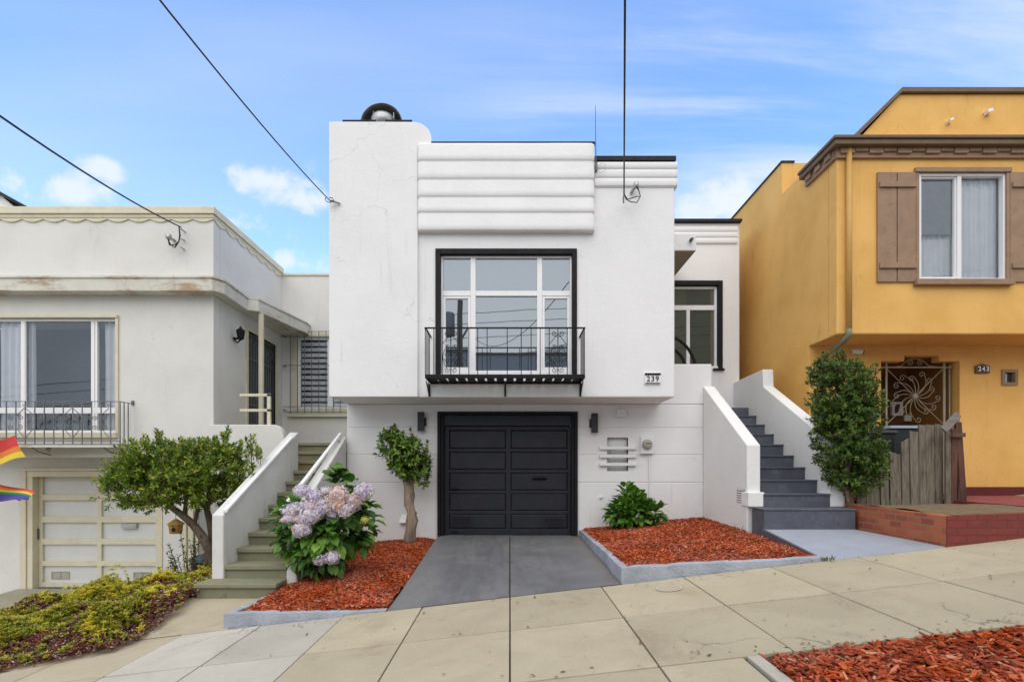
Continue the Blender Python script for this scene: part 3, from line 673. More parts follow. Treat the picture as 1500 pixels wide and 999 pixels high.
# curved chair back showing through the wing window stands on the landing outside it
# garage door
G=build('garage_door',MB().box(gx0+.13,gx1-.13,.145,.17,.03,gz1-.13),M['door'],H)
m=MB(); frame_ring(m,gx0+.001,gx1-.001,-.02,gz1-.001,.055,-.045,.10,0); 
m.box(gx0+.056,gx0+.11,-.01,.12,-.02,gz1-.056); m.box(gx1-.11,gx1-.056,-.01,.12,-.02,gz1-.056); build('door_frame',m,M['black'],G,bev=.006)
m=MB(); m.box(gx0+.11,gx1-.11,.03,.14,Z(623,9.25),gz1-.056); build('header',m,M['door'],G,bev=.006)
kx=lambda v:X(580+v*.3503,9.25+.1); kz=lambda v:Z(580+v*.3503,9.25+.1)
rows=[(142,220),(232,308),(320,395),(407,480),(493,556)]; cols=[(222,460),(480,718)]
m=MB(); m.wall(gx0+.111,gx1-.111,.035,Z(623,9.25)-.002,.10,.145,[(kx(c[0]),kx(c[1]),kz(r[1]),kz(r[0])) for r in rows for c in cols])
for r in rows[:-1]:
    pass
build('door_rails',m,M['door'],G,bev=.006)
for r in rows:
    for c in cols:
        m=MB(); a,b,e,f=kx(c[0])+.03,kx(c[1])-.03,kz(r[1])+.03,kz(r[0])-.03
        m.hexa([(a-.029,.126,e-.029),(b+.029,.126,e-.029),(b+.005,.112,e-.005),(a-.005,.112,e-.005),(a-.029,.126,f+.029),(b+.029,.126,f+.029),(b+.005,.112,f+.005),(a-.005,.112,f+.005)])
        build('door_panel',m,M['door'],G)
for (a,b,e,f) in ((233,318,545,503),(620,702,545,508)):
    m=MB(); frame_ring(m,kx(a),kx(b),kz(e),kz(f),.018,.088,.118)
    for k in range(5):
        z_=kz(e)+.03+k*(kz(f)-kz(e)-.06)/4; m.box(kx(a)+.018,kx(b)-.018,.094,.116,z_-.007,z_+.007)
    build('vent_grille',m,M['door'],G)
m=MB(); a,b,z_=kx(572),kx(628),kz(345); m.box(a,b,.085,.1,z_-.028,z_+.02); m.tube([(a+.0,.07,z_+.0),(a+.04,.05,z_+.012),(b-.04,.05,z_+.015),(b,.07,z_)],.013,8); build('door_handle',m,M['iron'],G)
for z_ in (kz(387),kz(566)): build('pull_handle',MB().box(kx(232),kx(262),.07,.098,z_-.01,z_+.01),M['iron'],G)
# balcony
Bd=thing('b',(0,0,0),None,None); bpy.data.objects.remove(Bd)
bz0=2.66; DF=7.84; bx0,bx1=X(622.4,DF),X(857,DF); yf=Y(DF); rt=Z(480,DF); fz=Z(549,DF)
m=MB()
n_s=16; wsl=(bx1-bx0)/n_s
for k in range(n_s):
    xx=bx0+.0+wsl*(k+.5); m.box(xx-wsl*.38,xx+wsl*.38,yf+.03,yb-.032,fz-.028,fz-.004)
m.box(bx0,bx1,yf,yf+.03,fz-.05,fz+.008); m.box(bx0,bx0+.03,yf+.03,yb-.002,fz-.05,fz-.001); m.box(bx1-.03,bx1,yf+.03,yb-.002,fz-.05,fz-.001); m.box(bx0+.03,bx1-.03,yb-.03,yb-.002,fz-.05,fz+.0)
BA=build('balcony',m,M['iron'],H)
def spiral(cx,cz,r0,turns,a0,sgn,y,n=26,rmin=.22):
    return [(cx+sgn*r0*(1-(1-rmin)*k/n)*math.cos(a0+2*math.pi*turns*k/n),y,cz+r0*(1-(1-rmin)*k/n)*math.sin(a0+2*math.pi*turns*k/n)) for k in range(n+1)]
m=MB()
m.box(bx0-.006,bx1+.006,yf-.008,yf+.022,rt-.012,rt+.006)
for xx in (bx0,bx1-.02): m.box(xx,xx+.02,yf+.023,yb-.002,rt-.012,rt+.004)
for px in (622.9,635.5,647.6,673.3,686.8,699.8,713.5,743,763.5,778,791.3,804.5,831,844,856.2): m.box(X(px,DF)-.006,X(px,DF)+.006,yf,yf+.012,fz,rt-.012)
for k in (1,2,3): 
    for xx in (bx0+.008,bx1-.008): m.box(xx-.006,xx+.006,yf+k*.13-.006,yf+k*.13+.006,fz,rt-.012)
build('railing',m,M['iron'],BA)
for px in (660.3,817.3):
    m=MB(); xc=X(px,DF); ys=yf+.006; hh=rt-fz
    m.box(xc-.006,xc+.006,yf,yf+.012,fz,rt-.012)
    for s_ in (-1,1):
        m.tube([(xc+s_*.012,ys,fz+hh*.80)]+spiral(xc+s_*.055,fz+hh*.88,.042,1.25,math.pi*1.25 if s_>0 else math.pi*1.25,s_,ys),.005,5)
        m.tube([(xc+s_*.01,ys,fz+hh*.86),(xc+s_*.125,ys,fz+hh*.66)],.005,5)
        for (zc,r_,a0) in ((.58,.042,0.6),(.44,.05,2.0),(.30,.036,.4),(.1,.042,2.5)):
            m.tube(spiral(xc+s_*.055,fz+hh*zc,r_,1.4,a0,s_,ys),.0048,5)
        m.tube([(xc+s_*.1,ys,fz+hh*(.5+.16*math.sin(q))) if False else (xc+s_*(.05+.075*math.sin(math.pi*q)),ys,fz+hh*(.62-.5*q)) for q in [k/12 for k in range(13)]],.0048,5)
        m.tube([(xc+s_*.125,ys,fz+hh*.36),(xc+s_*.02,ys,fz+hh*.17)],.0048,5)
    build('scroll_panel',m,M['iron'],BA)
for px in (629,740,850):
    m=MB(); xx=X(px,DB); m.box(xx-.014,xx+.014,yb-.03,yb-.002,BZ+.01,fz-.05)
    if px!=740:
        m.tube([(xx,yb-.03,BZ+.03),(xx,yb-.10,BZ+.06),(xx,yb-.2,BZ+.14),(xx,yb-.33,fz-.06)],.009,6)
        m.tube([(xx,yb-.05+.0,BZ+.16)]+[(xx,yb-.11+.05*math.cos(q),BZ+.17+.05*math.sin(q)) for q in [k*.5 for k in range(14)]],.006,5)
    build('bracket',m,M['iron'],BA)

# ------------------------------------------------------------------ front stairs of the white house
S=thing('front_stairs',(4.18,Y(7.4),.2),'slate grey front steps between white stucco side walls, right of the mulch bed','stairs')
ri=[(7.45,.674),(7.77,.872),(8.09,1.068),(8.41,1.264),(8.73,1.460),(9.05,1.658),(9.37,1.856),(9.69,2.054),(10.01,2.25)]
m=MB(); m.box(3.53,4.80,Y(7.11),Y(7.47),.2,.655); m.box(3.518,4.812,Y(7.095),Y(7.47),.656,.678); build('step',m,M['grey_step'],S,bev=.006)
prev=.674
for k in range(len(ri)-1):
    d0,_=ri[k]; zt=ri[k+1][1]
    m=MB(); m.box(3.692,4.668,Y(d0+.012),Y(10.0),prev-.05 if k else .3,zt-.024); m.box(3.694,4.666,Y(d0-.008),Y(d0+.33),zt-.0235,zt)
    build('step',m,M['grey_step'],S,bev=.005); prev=zt
def cheek(name,xA,xB,dF,dBk,zF,zB,zbot,parent,mat,plinth=True,extra=None,skew=0):
    m=MB()
    poly=[(dF,zbot),(dF,zF)]+( [(dBk,zB)] if extra is None else extra)+[(extra[-1][0] if extra else dBk,zbot)]
    vs=[(x+(sk*(d-dF)),Y(d),z) for x in (xA,xB) for sk in (skew,) for d,z in poly]
    n=len(poly); m.add(vs,[tuple(range(n)),tuple(range(n,2*n))[::-1]]+[(i,n+i,n+(i+1)%n,(i+1)%n) for i in range(n)])
    return build(name,m,mat,parent,bev=.016)
cheek('side_wall',3.49,3.69,7.54,9.248,1.585,2.735,.2,S,M['cheek'])
cheek('side_wall',4.67,4.868,7.50,None,1.636,None,.2,S,M['cheek'],extra=[(9.44,2.76),(9.46,3.08),(10.69,3.05)])
m=MB()
for a,b in ((3.475,3.715),(4.645,4.888)): build('plinth',MB().box(a,b,Y(7.465),Y(7.70),.679,.872+.02),M['cheek'],S,bev=.012)
m=MB(); dd=[(1077,735),(1092,732)]
da,db=7.62,7.86
for k in range(6):
    z_=.80+k*.036-.06; m.box(3.482,3.4895,Y(da),Y(db),z_-.009,z_+.009)
vg=build('vent_grille',m,M['cheek'],S); build('vent_shade_plate',MB().box(3.4855,3.4896,Y(da)-.01,Y(db)+.01,.72,.935),paint('vent_shadow_grey',(.25,.25,.24),.9),vg)  # flat grey plate, its colour standing in for shade between the vent bars
m=MB(); 
def pz(x,d):
    t=(d-5.6)/1.52; return gz(x,5.6)*(1-t)+.388*t+.004
m.grid(lambda u,v:((3.43+.09*v)*(1-u)+(4.76+.04*v)*u,Y(5.582+1.538*v),pz((3.43+.09*v)*(1-u)+(4.76+.04*v)*u,5.582+1.538*v)),6,6)
struct('entry_path',m,M['path'],label='pale grey painted path leading to the slate steps')
m=MB(); m.hexa([(3.40,Y(5.62),gz(3.4,5.6)-.05),(3.435,Y(5.62),gz(3.4,5.6)-.05),(3.525,Y(7.1),.25),(3.49,Y(7.1),.25),(3.40,Y(5.62),gz(3.4,5.6)+.03),(3.435,Y(5.62),gz(3.4,5.6)+.03),(3.525,Y(7.1),.40),(3.49,Y(7.1),.40)])
tag(build('path_edging',m,M['grey_step']),'thin grey edging between mulch and pale entry path','edging')

# ------------------------------------------------------------------ fittings on the white house
def sconce(px,py0,py1,px0,px1,label,flip):
    d=9.25; t_=thing('wall_lamp',(X(px,d),-.06,Z((py0+py1)/2,d)),label,'wall lamp','black wall lamps beside the garage door')
    x0,x1,z0,z1=X(px0,d),X(px1,d),Z(py1,d),Z(py0,d)
    build('lamp_body',MB().box(x0,x1,-.105,-.035,z0,z1),M['fixture'],t_,bev=.006)
    xx=x1 if flip else x0
    build('mount_plate',MB().box(xx-.03,xx+.03,-.034,-.002,z0+.1,z1-.1),M['fixture'],t_,bev=.003)
    build('lamp_glass',MB().box(x0+.012,x1-.012,-.098,-.042,z0-.004,z0-.0005),M['lgrey'],t_)
sconce(618,604,632,613,622.5,'black box wall lamp left of the garage door, above the small trunked tree',True)
sconce(869.5,606,634.5,865.5,874.5,'black box wall lamp right of the garage door, near the mail shelves',False)
ms=thing('mail_shelf',(X(905,9.25),0,Z(667,9.25)),'white three-shelf decorative mail niche on garage wall','mail shelf')
for py in (656,668,680): build('shelf',MB().box(X(878.5,9.2),X(932,9.2),-.07,-.002,Z(py+2.2,9.2),Z(py-2.2,9.2)),M['cheek'],ms,bev=.006)
build('mail_slot',MB().box(niche[0]+.07,niche[0]+.2,.07,.099,Z(663,9.25),Z(656,9.25)).box(niche[0]+.08,niche[0]+.19,.06,.069,Z(658,9.25),Z(656.5,9.25)),M['cheek'],ms)
mt=thing('electric_meter',(X(948,9.25),0,Z(652,9.25)),'round electric meter in white box beside mail shelves','meter')
build('meter_box',MB().box(X(938,9.2),X(957,9.2),-.09,-.002,Z(664.5,9.2),Z(639.5,9.2)),M['cheek'],mt,bev=.008)
mc=(X(949,9.1),-.09,Z(651,9.1)); build('dial_ring',MB().lathe([(.092,0),(.092,.03),(.075,.03),(.075,.0)],mc,24,axis='y'),M['galv'],mt)
build('dial',MB().lathe([(.074,.0),(.074,.06),(.055,.085),(.001,.09)],mc,24,axis='y'),M['meterdial'],mt,smooth=True)
build('dial_mark',MB().box(mc[0]-.045,mc[0]+.045,mc[1]-.094,mc[1]-.0905,mc[2]+.012,mc[2]+.026),M['dark'],mt)
build('conduit',MB().tube([(X(951,9.25),-.02,Z(665,9.25)),(X(950.5,9.25),-.02,.35)],.014,8),M['white_base'],mt)
jb=thing('junction_box',(X(911,9.25),0,2.2),'small white junction box high on wall under the bay','junction box')
build('box_body',MB().box(X(904.5,9.2),X(918,9.2),-.06,-.002,Z(610,9.2),Z(599,9.2)),M['white_base'],jb,bev=.006)
build('box_cover',MB().box(X(903.5,9.2),X(919,9.2),-.075,-.061,Z(610.5,9.2),Z(606,9.2)),M['white_base'],jb)
pc=thing('pipe_cap',(X(880,9.25),0,.7),'small white round pipe cap low on wall beside the young hydrangea','pipe cap')
build('cap',MB().lathe([(.03,0),(.03,.03),(.022,.045),(.001,.047)],(X(880,9.25),-.001,Z(728,9.25)),16,axis='y'),M['vinyl'],pc,smooth=True)
dv=thing('vent_hood',(X(592,9.25),0,.3),'small white vent hood on wall behind the tree trunk','vent')
x_,z_=X(592,9.25),Z(760,9.25); build('hood',MB().add([(x_-.08,-.001,z_-.06),(x_+.08,-.001,z_-.06),(x_+.08,-.10,z_-.06),(x_-.08,-.10,z_-.06),(x_-.035,-.001,z_+.09),(x_+.035,-.001,z_+.09)],[(0,1,2,3),(3,2,5,4),(0,3,4),(1,5,2),(0,4,5,1)]),M['vinyl'],dv)
def text_mesh(body,size,mb_mat,name,parent,loc,ext=.004,narrow=1.0,bold=.0022):
    cu=bpy.data.curves.new('lettering','FONT'); cu.body=body; cu.size=size; cu.extrude=ext; cu.align_x='CENTER'; cu.align_y='CENTER'; cu.space_character=1.18; cu.offset=bold
    o=bpy.data.objects.new('lettering',cu); col.objects.link(o); bpy.context.view_layer.update()
    me=bpy.data.meshes.new_from_object(o.evaluated_get(bpy.context.evaluated_depsgraph_get())); bpy.data.objects.remove(o)
    o3=Vector(ORG[parent.name])
    for v in me.vertices: v.co=Vector((v.co.x*narrow,-v.co.z,v.co.y))+Vector(loc)-o3
    me.materials.clear(); me.materials.append(mb_mat)
    ob=bpy.data.objects.new(name,me); col.objects.link(ob); ob.parent=parent; ORG[ob.name]=tuple(o3); return ob
hn=thing('house_number',(X(956,DB),yb,Z(553,DB)),'white number plate reading 239 between black bars on white house','house number')
nx0,nx1=X(944.5,8.36),X(968,8.36); nz=lambda v:Z(v,8.36)
build('plate',MB().box(nx0,nx1,yb-.028,yb-.002,nz(562.3),nz(546)),M['vinyl'],hn,bev=.004)
bm_=MB().box(nx0+.001,nx1-.001,yb-.034,yb-.0285,nz(549.2),nz(546.4)); 
for k in range(6): bm_.box(nx0+.012+k*(nx1-nx0-.024)/6,nx0+.012+(k+.55)*(nx1-nx0-.024)/6,yb-.034,yb-.0285,nz(550),nz(549.2)-.0004)
build('top_bar',bm_,M['black'],hn)
build('bottom_bar',MB().box(nx0+.012,nx1-.012,yb-.034,yb-.0285,nz(561.4),nz(560.5)),M['black'],hn)
text_mesh('239',.122,M['black'],'numerals',hn,((nx0+nx1)/2,yb-.032,nz(555.2)),bold=.0003)
# chimney cowl
cw=thing('chimney_cowl',(X(564,8.7),Y(8.7),6.9),'dark curved metal wind cowl over pale flue on the pier top','chimney cowl')
c0=(X(565,8.7),Y(8.7),6.88); build('flue',MB().lathe([(.205,0),(.205,.15),(.18,.20),(.06,.23),(.001,.235)],(c0[0],c0[1]-.16,c0[2]),24),M['galv'],cw,smooth=True)
m=MB()
def hood(u,v):
    a=-.12+u*(math.pi+.24); b=v*math.pi*.62   # arch over the flue, closed towards the back
    r=.345
    return (c0[0]-r*math.cos(a)*(1-.35*v*v), c0[1]-.30+v*.5, c0[2]+.02+r*.98*math.sin(a)*(1-.5*v*v))
m.grid(hood,26,8); o=build('hood',m,M['dmetal'],cw,smooth=True); so=o.modifiers.new('solid','SOLIDIFY'); so.thickness=.012
for sx_,h_ in ((-.15,.28),(.19,.25)): build('strut',MB().tube([(c0[0]+sx_,c0[1]-.22,c0[2]),(c0[0]+sx_,c0[1]-.22,c0[2]+h_)],.012,6),M['galv'],cw)
an=thing('antenna',(X(873,8.3),Y(8.3),6),'thin dark whip antenna beside the ribbed parapet','antenna')
build('rod',MB().tube([(X(873,8.3),Y(8.3),Z(237,8.3)),(X(872,8.3),Y(8.3),Z(155,8.3))],[.009,.004],6),M['dmetal'],an)
build('base_clip',MB().box(X(872,8.3),X(875,8.3),Y(8.29),Y(8.34),Z(250,8.3),Z(238,8.3)),M['dmetal'],an)
build('lead',MB().tube([(X(874,8.3),Y(8.32),Z(250,8.3)),(X(880,8.3),Y(8.3),Z(254,8.3)),(X(887,8.3),Y(8.3),Z(249,8.3)),(X(887,8.3),Y(8.3),Z(241,8.3)),(X(881,8.3),Y(8.3),Z(239,8.3)),(X(876,8.3),Y(8.3),Z(244,8.3))],.004,5),M['galv'],an)
sc_=thing('security_light',(X(1012,9.4),Y(9.4),5.5),'small dark spotlight on the white entry canopy front','light')
build('light_head',MB().lathe([(.03,0),(.03,.07),(.012,.10)],(X(1012,9.4),Y(9.42),Z(352,9.4)),10,axis='y'),M['dmetal'],sc_,smooth=True)
build('light_arm',MB().tube([(X(1013,9.4),Y(9.45),Z(353,9.4)),(X(1016,9.4),Y(9.40),Z(348,9.4))],.01,6),M['dmetal'],sc_)

# curved iron handrail hoops by the landing parapet, seen against the wing window
hr=thing('landing_rail',(3.0,Y(9.6),2.42),'curved black iron hoop rail in front of the wing window','rail')
for k,rr in enumerate((.62,.44)):
    build('hoop',MB().tube([(2.85+rr*math.sin(q)*1.0,Y(9.55),3.02+rr*1.15*math.cos(q)) for q in [k2*math.pi/2/14 for k2 in range(15)]],.03,8),M['iron'],hr)
build('hoop_post',MB().box(2.82,2.86,Y(9.53),Y(9.57),2.42,3.5),M['iron'],hr)

# ------------------------------------------------------------------ left neighbour house
LH=thing('grey_white_house',(-8,0,-1.1),'grey-white stucco house with scalloped cornice and cream garage door, downhill neighbour','house')
DL=9.5; yl=Y(DL); LT=Z(313,DL); LZ=Z(669,DL); lx=-5.5
lw=(-12.5,X(172,DL)-.02,Z(634,DL),Z(466,DL))
dwy=(Y(10.72),Y(12.0))
m=MB(); m.wall(-16,lx,LZ,LT,yl,yl+.22,[(lw[0],lw[1],lw[2],lw[3])])
build('front_wall',m,M['left_white'],LH,bev=.015)
m=MB(); # side wall with door hole (built in yz)
dz0,dz1=1.72,Z(484,10.72)
for (a,b,c,e) in ((yl+.221,dwy[0],-1.6,LT-.002),(dwy[0],dwy[1],-1.6,dz0),(dwy[0],dwy[1],dz1,LT-.002),(dwy[1],9,-1.6,LT-.002)):
    m.box(lx-.22,lx-.001,a,b,c,e)
build('side_wall',m,M['left_white'],LH)
build('soffit',MB().box(-16,lx-.006,yl+.012,Y(10.3),LZ-.004,LZ+.15),M['left_white'],LH)
yg=Y(10.05); gd=(X(40,10.05),X(237,10.05),-1.3,Z(690,10.05))
m=MB(); m.wall(-16,-3.96,-1.8,LZ,yg,yg+.22,[gd]); build('garage_wall',m,M['left_white'],LH)
build('roof',MB().box(-16,lx-.2,yl+.25,9,LT-.3,LT-.25),M['roof'],LH)
# cornice with scallops
m=MB(); cz0=LT; m.box(-16,lx+.05,yl-.07,yl-.002,cz0-.03,cz0+.10); m.box(lx+.002,lx+.05,yl-.002,Y(12.35),cz0-.03,cz0+.10)
m.box(-16,lx+.02,yl-.04,yl-.002,cz0-.09,cz0-.031); m.box(lx+.002,lx+.02,yl-.002,Y(12.35),cz0-.09,cz0-.031); build('cornice',m,M['cream'],LH,bev=.01)
m=MB(); sw=.395; k=0; xx=lx+.015
while xx>-13:
    pts=[(xx,yl-.025,cz0-.0901),(xx-sw,yl-.025,cz0-.0901)]+[(xx-sw+sw*q/8,yl-.025,cz0-.0901-.02-.055*math.sin(math.pi*q/8)) for q in range(9)]
    m.prism(pts,(0,.024,0)); xx-=sw
yy=yl
while yy<Y(12.2):
    pts=[(lx+.015,yy,cz0-.0901),(lx+.015,yy+sw,cz0-.0901)]+[(lx+.015,yy+sw-sw*q/8,cz0-.0901-.02-.055*math.sin(math.pi*q/8)) for q in range(9)]
    m.prism(pts,(-.014,0,0)); yy+=sw
build('scallop_trim',m,M['cream'],LH)
# canopy ledge
plan=[(-16,Y(9.24)),(-5.38,Y(9.24)),(-5.25,Y(9.42)),(-5.30,Y(10.35)),(-5.12,Y(10.42)),(-4.80,Y(12.10)),(-4.82,Y(12.34)),(lx+.001,Y(12.34)),(lx+.001,yl-.001),(-16,yl-.001)]
m=MB(); m.prism([(x,y,4.45) for x,y in plan],(0,0,.23)); build('canopy_ledge',m,M['creamrust'],LH,bev=.01)
m=MB(); m.prism([(x+.02 if i in(1,2,3,4,5,6) else x,y-.02 if i in (0,1,2) else y,4.681) for i,(x,y) in enumerate(plan)],(0,0,.035)); build('ledge_flashing',m,M['creamrust'],LH)
build('canopy_post',MB().box(X(378.5,10.5),X(384.5,10.5),Y(10.5),Y(10.57),1.9,4.45),M['cream'],LH,bev=.006)
# back wing
yk=Y(12.35); bwx0,bwx1=X(430,12.35),-2.3; bwz0,bwz1=Z(604,12.35),Z(488,12.35)
m=MB(); m.wall(lx,-1.5,-1.5,Z(404,12.35),yk,yk+.22,[(bwx0,bwx1,bwz0,bwz1)]); build('rear_wing_wall',m,M['left_white'],LH)
build('wing_coping',MB().box(lx,-1.5,yk-.03,yk+.25,Z(404,12.35)+.001,Z(404,12.35)+.05),M['cream'],LH)
BW=build('barred_window',MB().box(bwx0,bwx1,yk+.24,yk+.28,bwz0,bwz1),M['room'],LH)
m=MB(); frame_ring(m,bwx0,bwx1,bwz0,bwz1,.10,yk-.03,yk+.06); m.box(bwx0-.12,bwx1+.1,yk-.10,yk-.002,bwz0-.11,bwz0-.001); build('casing',m,M['cream'],BW)
m=MB(); frame_ring(m,bwx0+.1,bwx1-.1,bwz0+.1,bwz1-.1,.05,yk+.03,yk+.1); m.box(X(479,12.35),X(487,12.35),yk+.034,yk+.1,bwz0+.1,bwz1-.1); build('window_frame',m,M['vinyl'],BW)
m=MB(); k=bwz0+.15
while k<bwz1-.15: m.box(bwx0+.15,bwx1-.15,yk+.13,yk+.15,k,k+.085); k+=.135
build('blind',m,M['curtain'],BW)
m=MB(); m.add([(bwx0+.1,yk+.075,bwz0+.1),(bwx1-.1,yk+.075,bwz0+.1),(bwx1-.1,yk+.075,bwz1-.1),(bwx0+.1,yk+.075,bwz1-.1)],[(0,1,2,3)]); build('pane',m,M['glassclear'],BW)
m=MB(); yy=yk-.14
for k in range(13):
    xx=bwx0-.02+k*.17; m.box(xx-.007,xx+.007,yy,yy+.014,bwz0-.02,bwz1+.02)
for z_ in (bwz0,bwz0+.12,(bwz0+bwz1)/2+.15,bwz1-.12,bwz1): m.box(bwx0-.2,bwx1+.2,yy-.004,yy+.008,z_-.008,z_+.008)
for xx in (bwx0+.35,bwx0+1.05):
    for s_ in (-1,1): m.tube(spiral(xx+s_*.08,(bwz0+bwz1)/2+.2,.07,1.3,.5,s_,yy),.007,5)
for z_ in (bwz0+.05,(bwz0+bwz1)/2+.15,bwz1-.1): m.box(bwx0-.2,bwx0-.18,yy,yk,z_-.01,z_+.01)
build('window_bars',m,M['giron'],BW)
# entry door with security gate in the side wall
ED=build('security_door',MB().box(lx-.18,lx-.14,dwy[0],dwy[1],dz0,dz1),M['dark'],LH)
m=MB(); 
for (a,b,c,e) in ((dwy[0]-.07,dwy[0],dz0,dz1+.08),(dwy[1],dwy[1]+.07,dz0,dz1+.08),(dwy[0],dwy[1],dz1,dz1+.08)): m.box(lx-.10,lx+.03,a,b,c,e)
build('door_frame',m,M['cream'],ED)
m=MB(); ng=11
for k in range(ng+1):
    yy=dwy[0]+.02+(dwy[1]-dwy[0]-.04)*k/ng; m.box(lx-.05,lx-.035,yy-.008,yy+.008,dz0,dz1-.01)
for z_ in (dz0+.02,dz0+.9,dz1-.55,dz1-.03): m.box(lx-.055,lx-.033,dwy[0],dwy[1],z_-.012,z_+.012)
for k in range(5):
    yc=dwy[0]+.14+k*.25
    m.tube([(lx-.03,yc+.09*(1-.03*q)*math.cos(q*.5),dz1-.28+.1*(1-.03*q)*math.sin(q*.5)) for q in range(18)],.008,5)
build('door_grille',m,M['giron'],ED)
mesh_=MB().add([(lx-.09,dwy[0],dz0),(lx-.09,dwy[1],dz0),(lx-.09,dwy[1],dz1),(lx-.09,dwy[0],dz1)],[(0,1,2,3)]); build('door_screen',mesh_,paint('screen_mesh',(.09,.095,.09),.8),ED)
# front window (sliding, with curtains)
FW=build('sliding_window',MB().box(lw[0],lw[1],yl+.75,yl+.79,lw[2],lw[3]),M['room'],LH)
m=MB(); m.box(lw[0],lw[1]+.05,yl-.05,yl+.06,lw[3],lw[3]+.05); m.box(lw[1],lw[1]+.05,yl-.03,yl+.06,lw[2],lw[3]-.001); m.box(lw[0],lw[1]+.05,yl-.09,yl+.06,lw[2]-.09,lw[2]-.001); build('casing',m,M['cream'],FW)
m=MB(); f0,f1=yl+.03,yl+.10; m.box(lw[0],lw[1],f0,f1,lw[3]-.05,lw[3]-.002)
for px,wd in ((28,5),(32.5,2),(131,5),(137,3),(168,5)): m.box(X(px,DL),X(px+wd,DL),f0+.003*(px%3),f1,lw[2],lw[3]-.05)
m.box(lw[0],lw[1],f0+.005,f1-.002,Z(605,DL),Z(596.5,DL)); m.box(lw[0],lw[1],f0+.004,f1-.001,lw[2],lw[2]+.05); build('window_frame',m,M['vinyl'],FW)
m=MB(); yy=yl+.07; m.add([(lw[0],yy,lw[2]),(lw[1],yy,lw[2]),(lw[1],yy,lw[3]),(lw[0],yy,lw[3])],[(0,1,2,3)]); build('pane',m,M['glassclear'],FW)
def curtain(name,x0,x1,z0,z1,y,parent,mat,amp=.03,freq=9,n=60,gather=0):
    m=MB(); m.grid(lambda u,v:(x0+(x1-x0)*u+gather*(1-v)*(.5-u),y+amp*math.sin(u*(x1-x0)*2*math.pi*freq/1.2+.6*math.sin(v*3))+amp*.4*math.sin(u*37),z0+(z1-z0)*v),n,6); return build(name,m,mat,parent,smooth=True)
curtain('curtain',X(-5,DL)-.1,X(40,DL),lw[2],lw[3]-.05,yl+.17,FW,M['curtain'])
curtain('curtain',X(143,DL),X(172,DL),lw[2],lw[3]-.05,yl+.17,FW,M['curtain'])
curtain('curtain',X(-120,DL),X(-15,DL),lw[2],lw[3]-.05,yl+.17,FW,M['curtain'])
build('sill_clutter',MB().box(X(60,DL),X(72,DL),yl+.35,yl+.4,Z(628,DL),Z(608,DL)).box(X(80,DL),X(100,DL),yl+.35,yl+.4,Z(630,DL),Z(612,DL)),M['greyblind'],FW)
# balcony iron
m=MB(); DA=9.18; ya=Y(DA); a1=X(176,DA); zt_,zb_=Z(587.5,DA),Z(651,DA)
LB_=build('iron_balcony',MB().box(-13,a1,ya,yl-.002,zb_-.05,zb_-.012),M['creamrust'],LH)
m.box(-13,a1,ya,ya+.02,zt_-.012,zt_); m.box(-13,a1,ya,ya+.02,zb_-.005,zb_+.012); m.box(-13,a1,ya,ya+.02,Z(646,DA)-.006,Z(646,DA)+.006)
m.box(a1-.02,a1,ya+.021,yl-.001,zt_-.012,zt_); m.box(a1-.02,a1,ya+.021,yl-.001,zb_-.005,zb_+.012); m.box(a1-.02,a1+.02,yl-.03,yl-.001,zt_-.03,zt_+.05)
px=8.5
while px>-300: px-=13.9
while px<176:
    m.box(X(px,DA)-.007,X(px,DA)+.007,ya+.003,ya+.017,zb_,zt_); px+=13.9
for k in (1,2): m.box(a1-.017,a1-.003,ya+k*.1,ya+k*.1+.014,zb_,zt_)
build('railing',m,M['giron'],LB_)
ys=ya+.01
for pc in (-104,-34,36,105,160):
    m=MB(); xc=X(pc,DA); hh=zt_-zb_
    for s_ in (-1,1):
        if pc==160 and s_>0: continue
        m.tube([(xc+s_*.01,ys,zb_+hh*.84),(xc+s_*.17,ys,zb_+hh*.66),(xc+s_*.17,ys,zb_+hh*.4),(xc+s_*.02,ys,zb_+hh*.17)],.007,5)
        for zc in (.62,.4): 
            m.tube(spiral(xc+s_*.085,zb_+hh*zc,.05,1.4,.5,s_,ys),.006,5); m.tube(spiral(xc+s_*.27,zb_+hh*zc,.05,1.4,2.5,s_,ys),.006,5)
        m.tube(spiral(xc+s_*.03,zb_+hh*.9,.03,1.2,1.0,s_,ys),.005,5)
    build('scroll_panel',m,M['giron'],LB_)
for pc in (45,150,-60):
    xx=X(pc,DA); m=MB().tube([(xx,ya+.02,zb_-.05),(xx+.05,ya+.1,zb_-.13),(xx+.1,yl-.03,zb_-.18)],.012,6); m.tube(spiral(xx+.27,zb_-.1,.05,1.4,.3,1,ya+.05),.012,5) if pc==45 else None
    build('bracket',m,M['giron'],LB_)
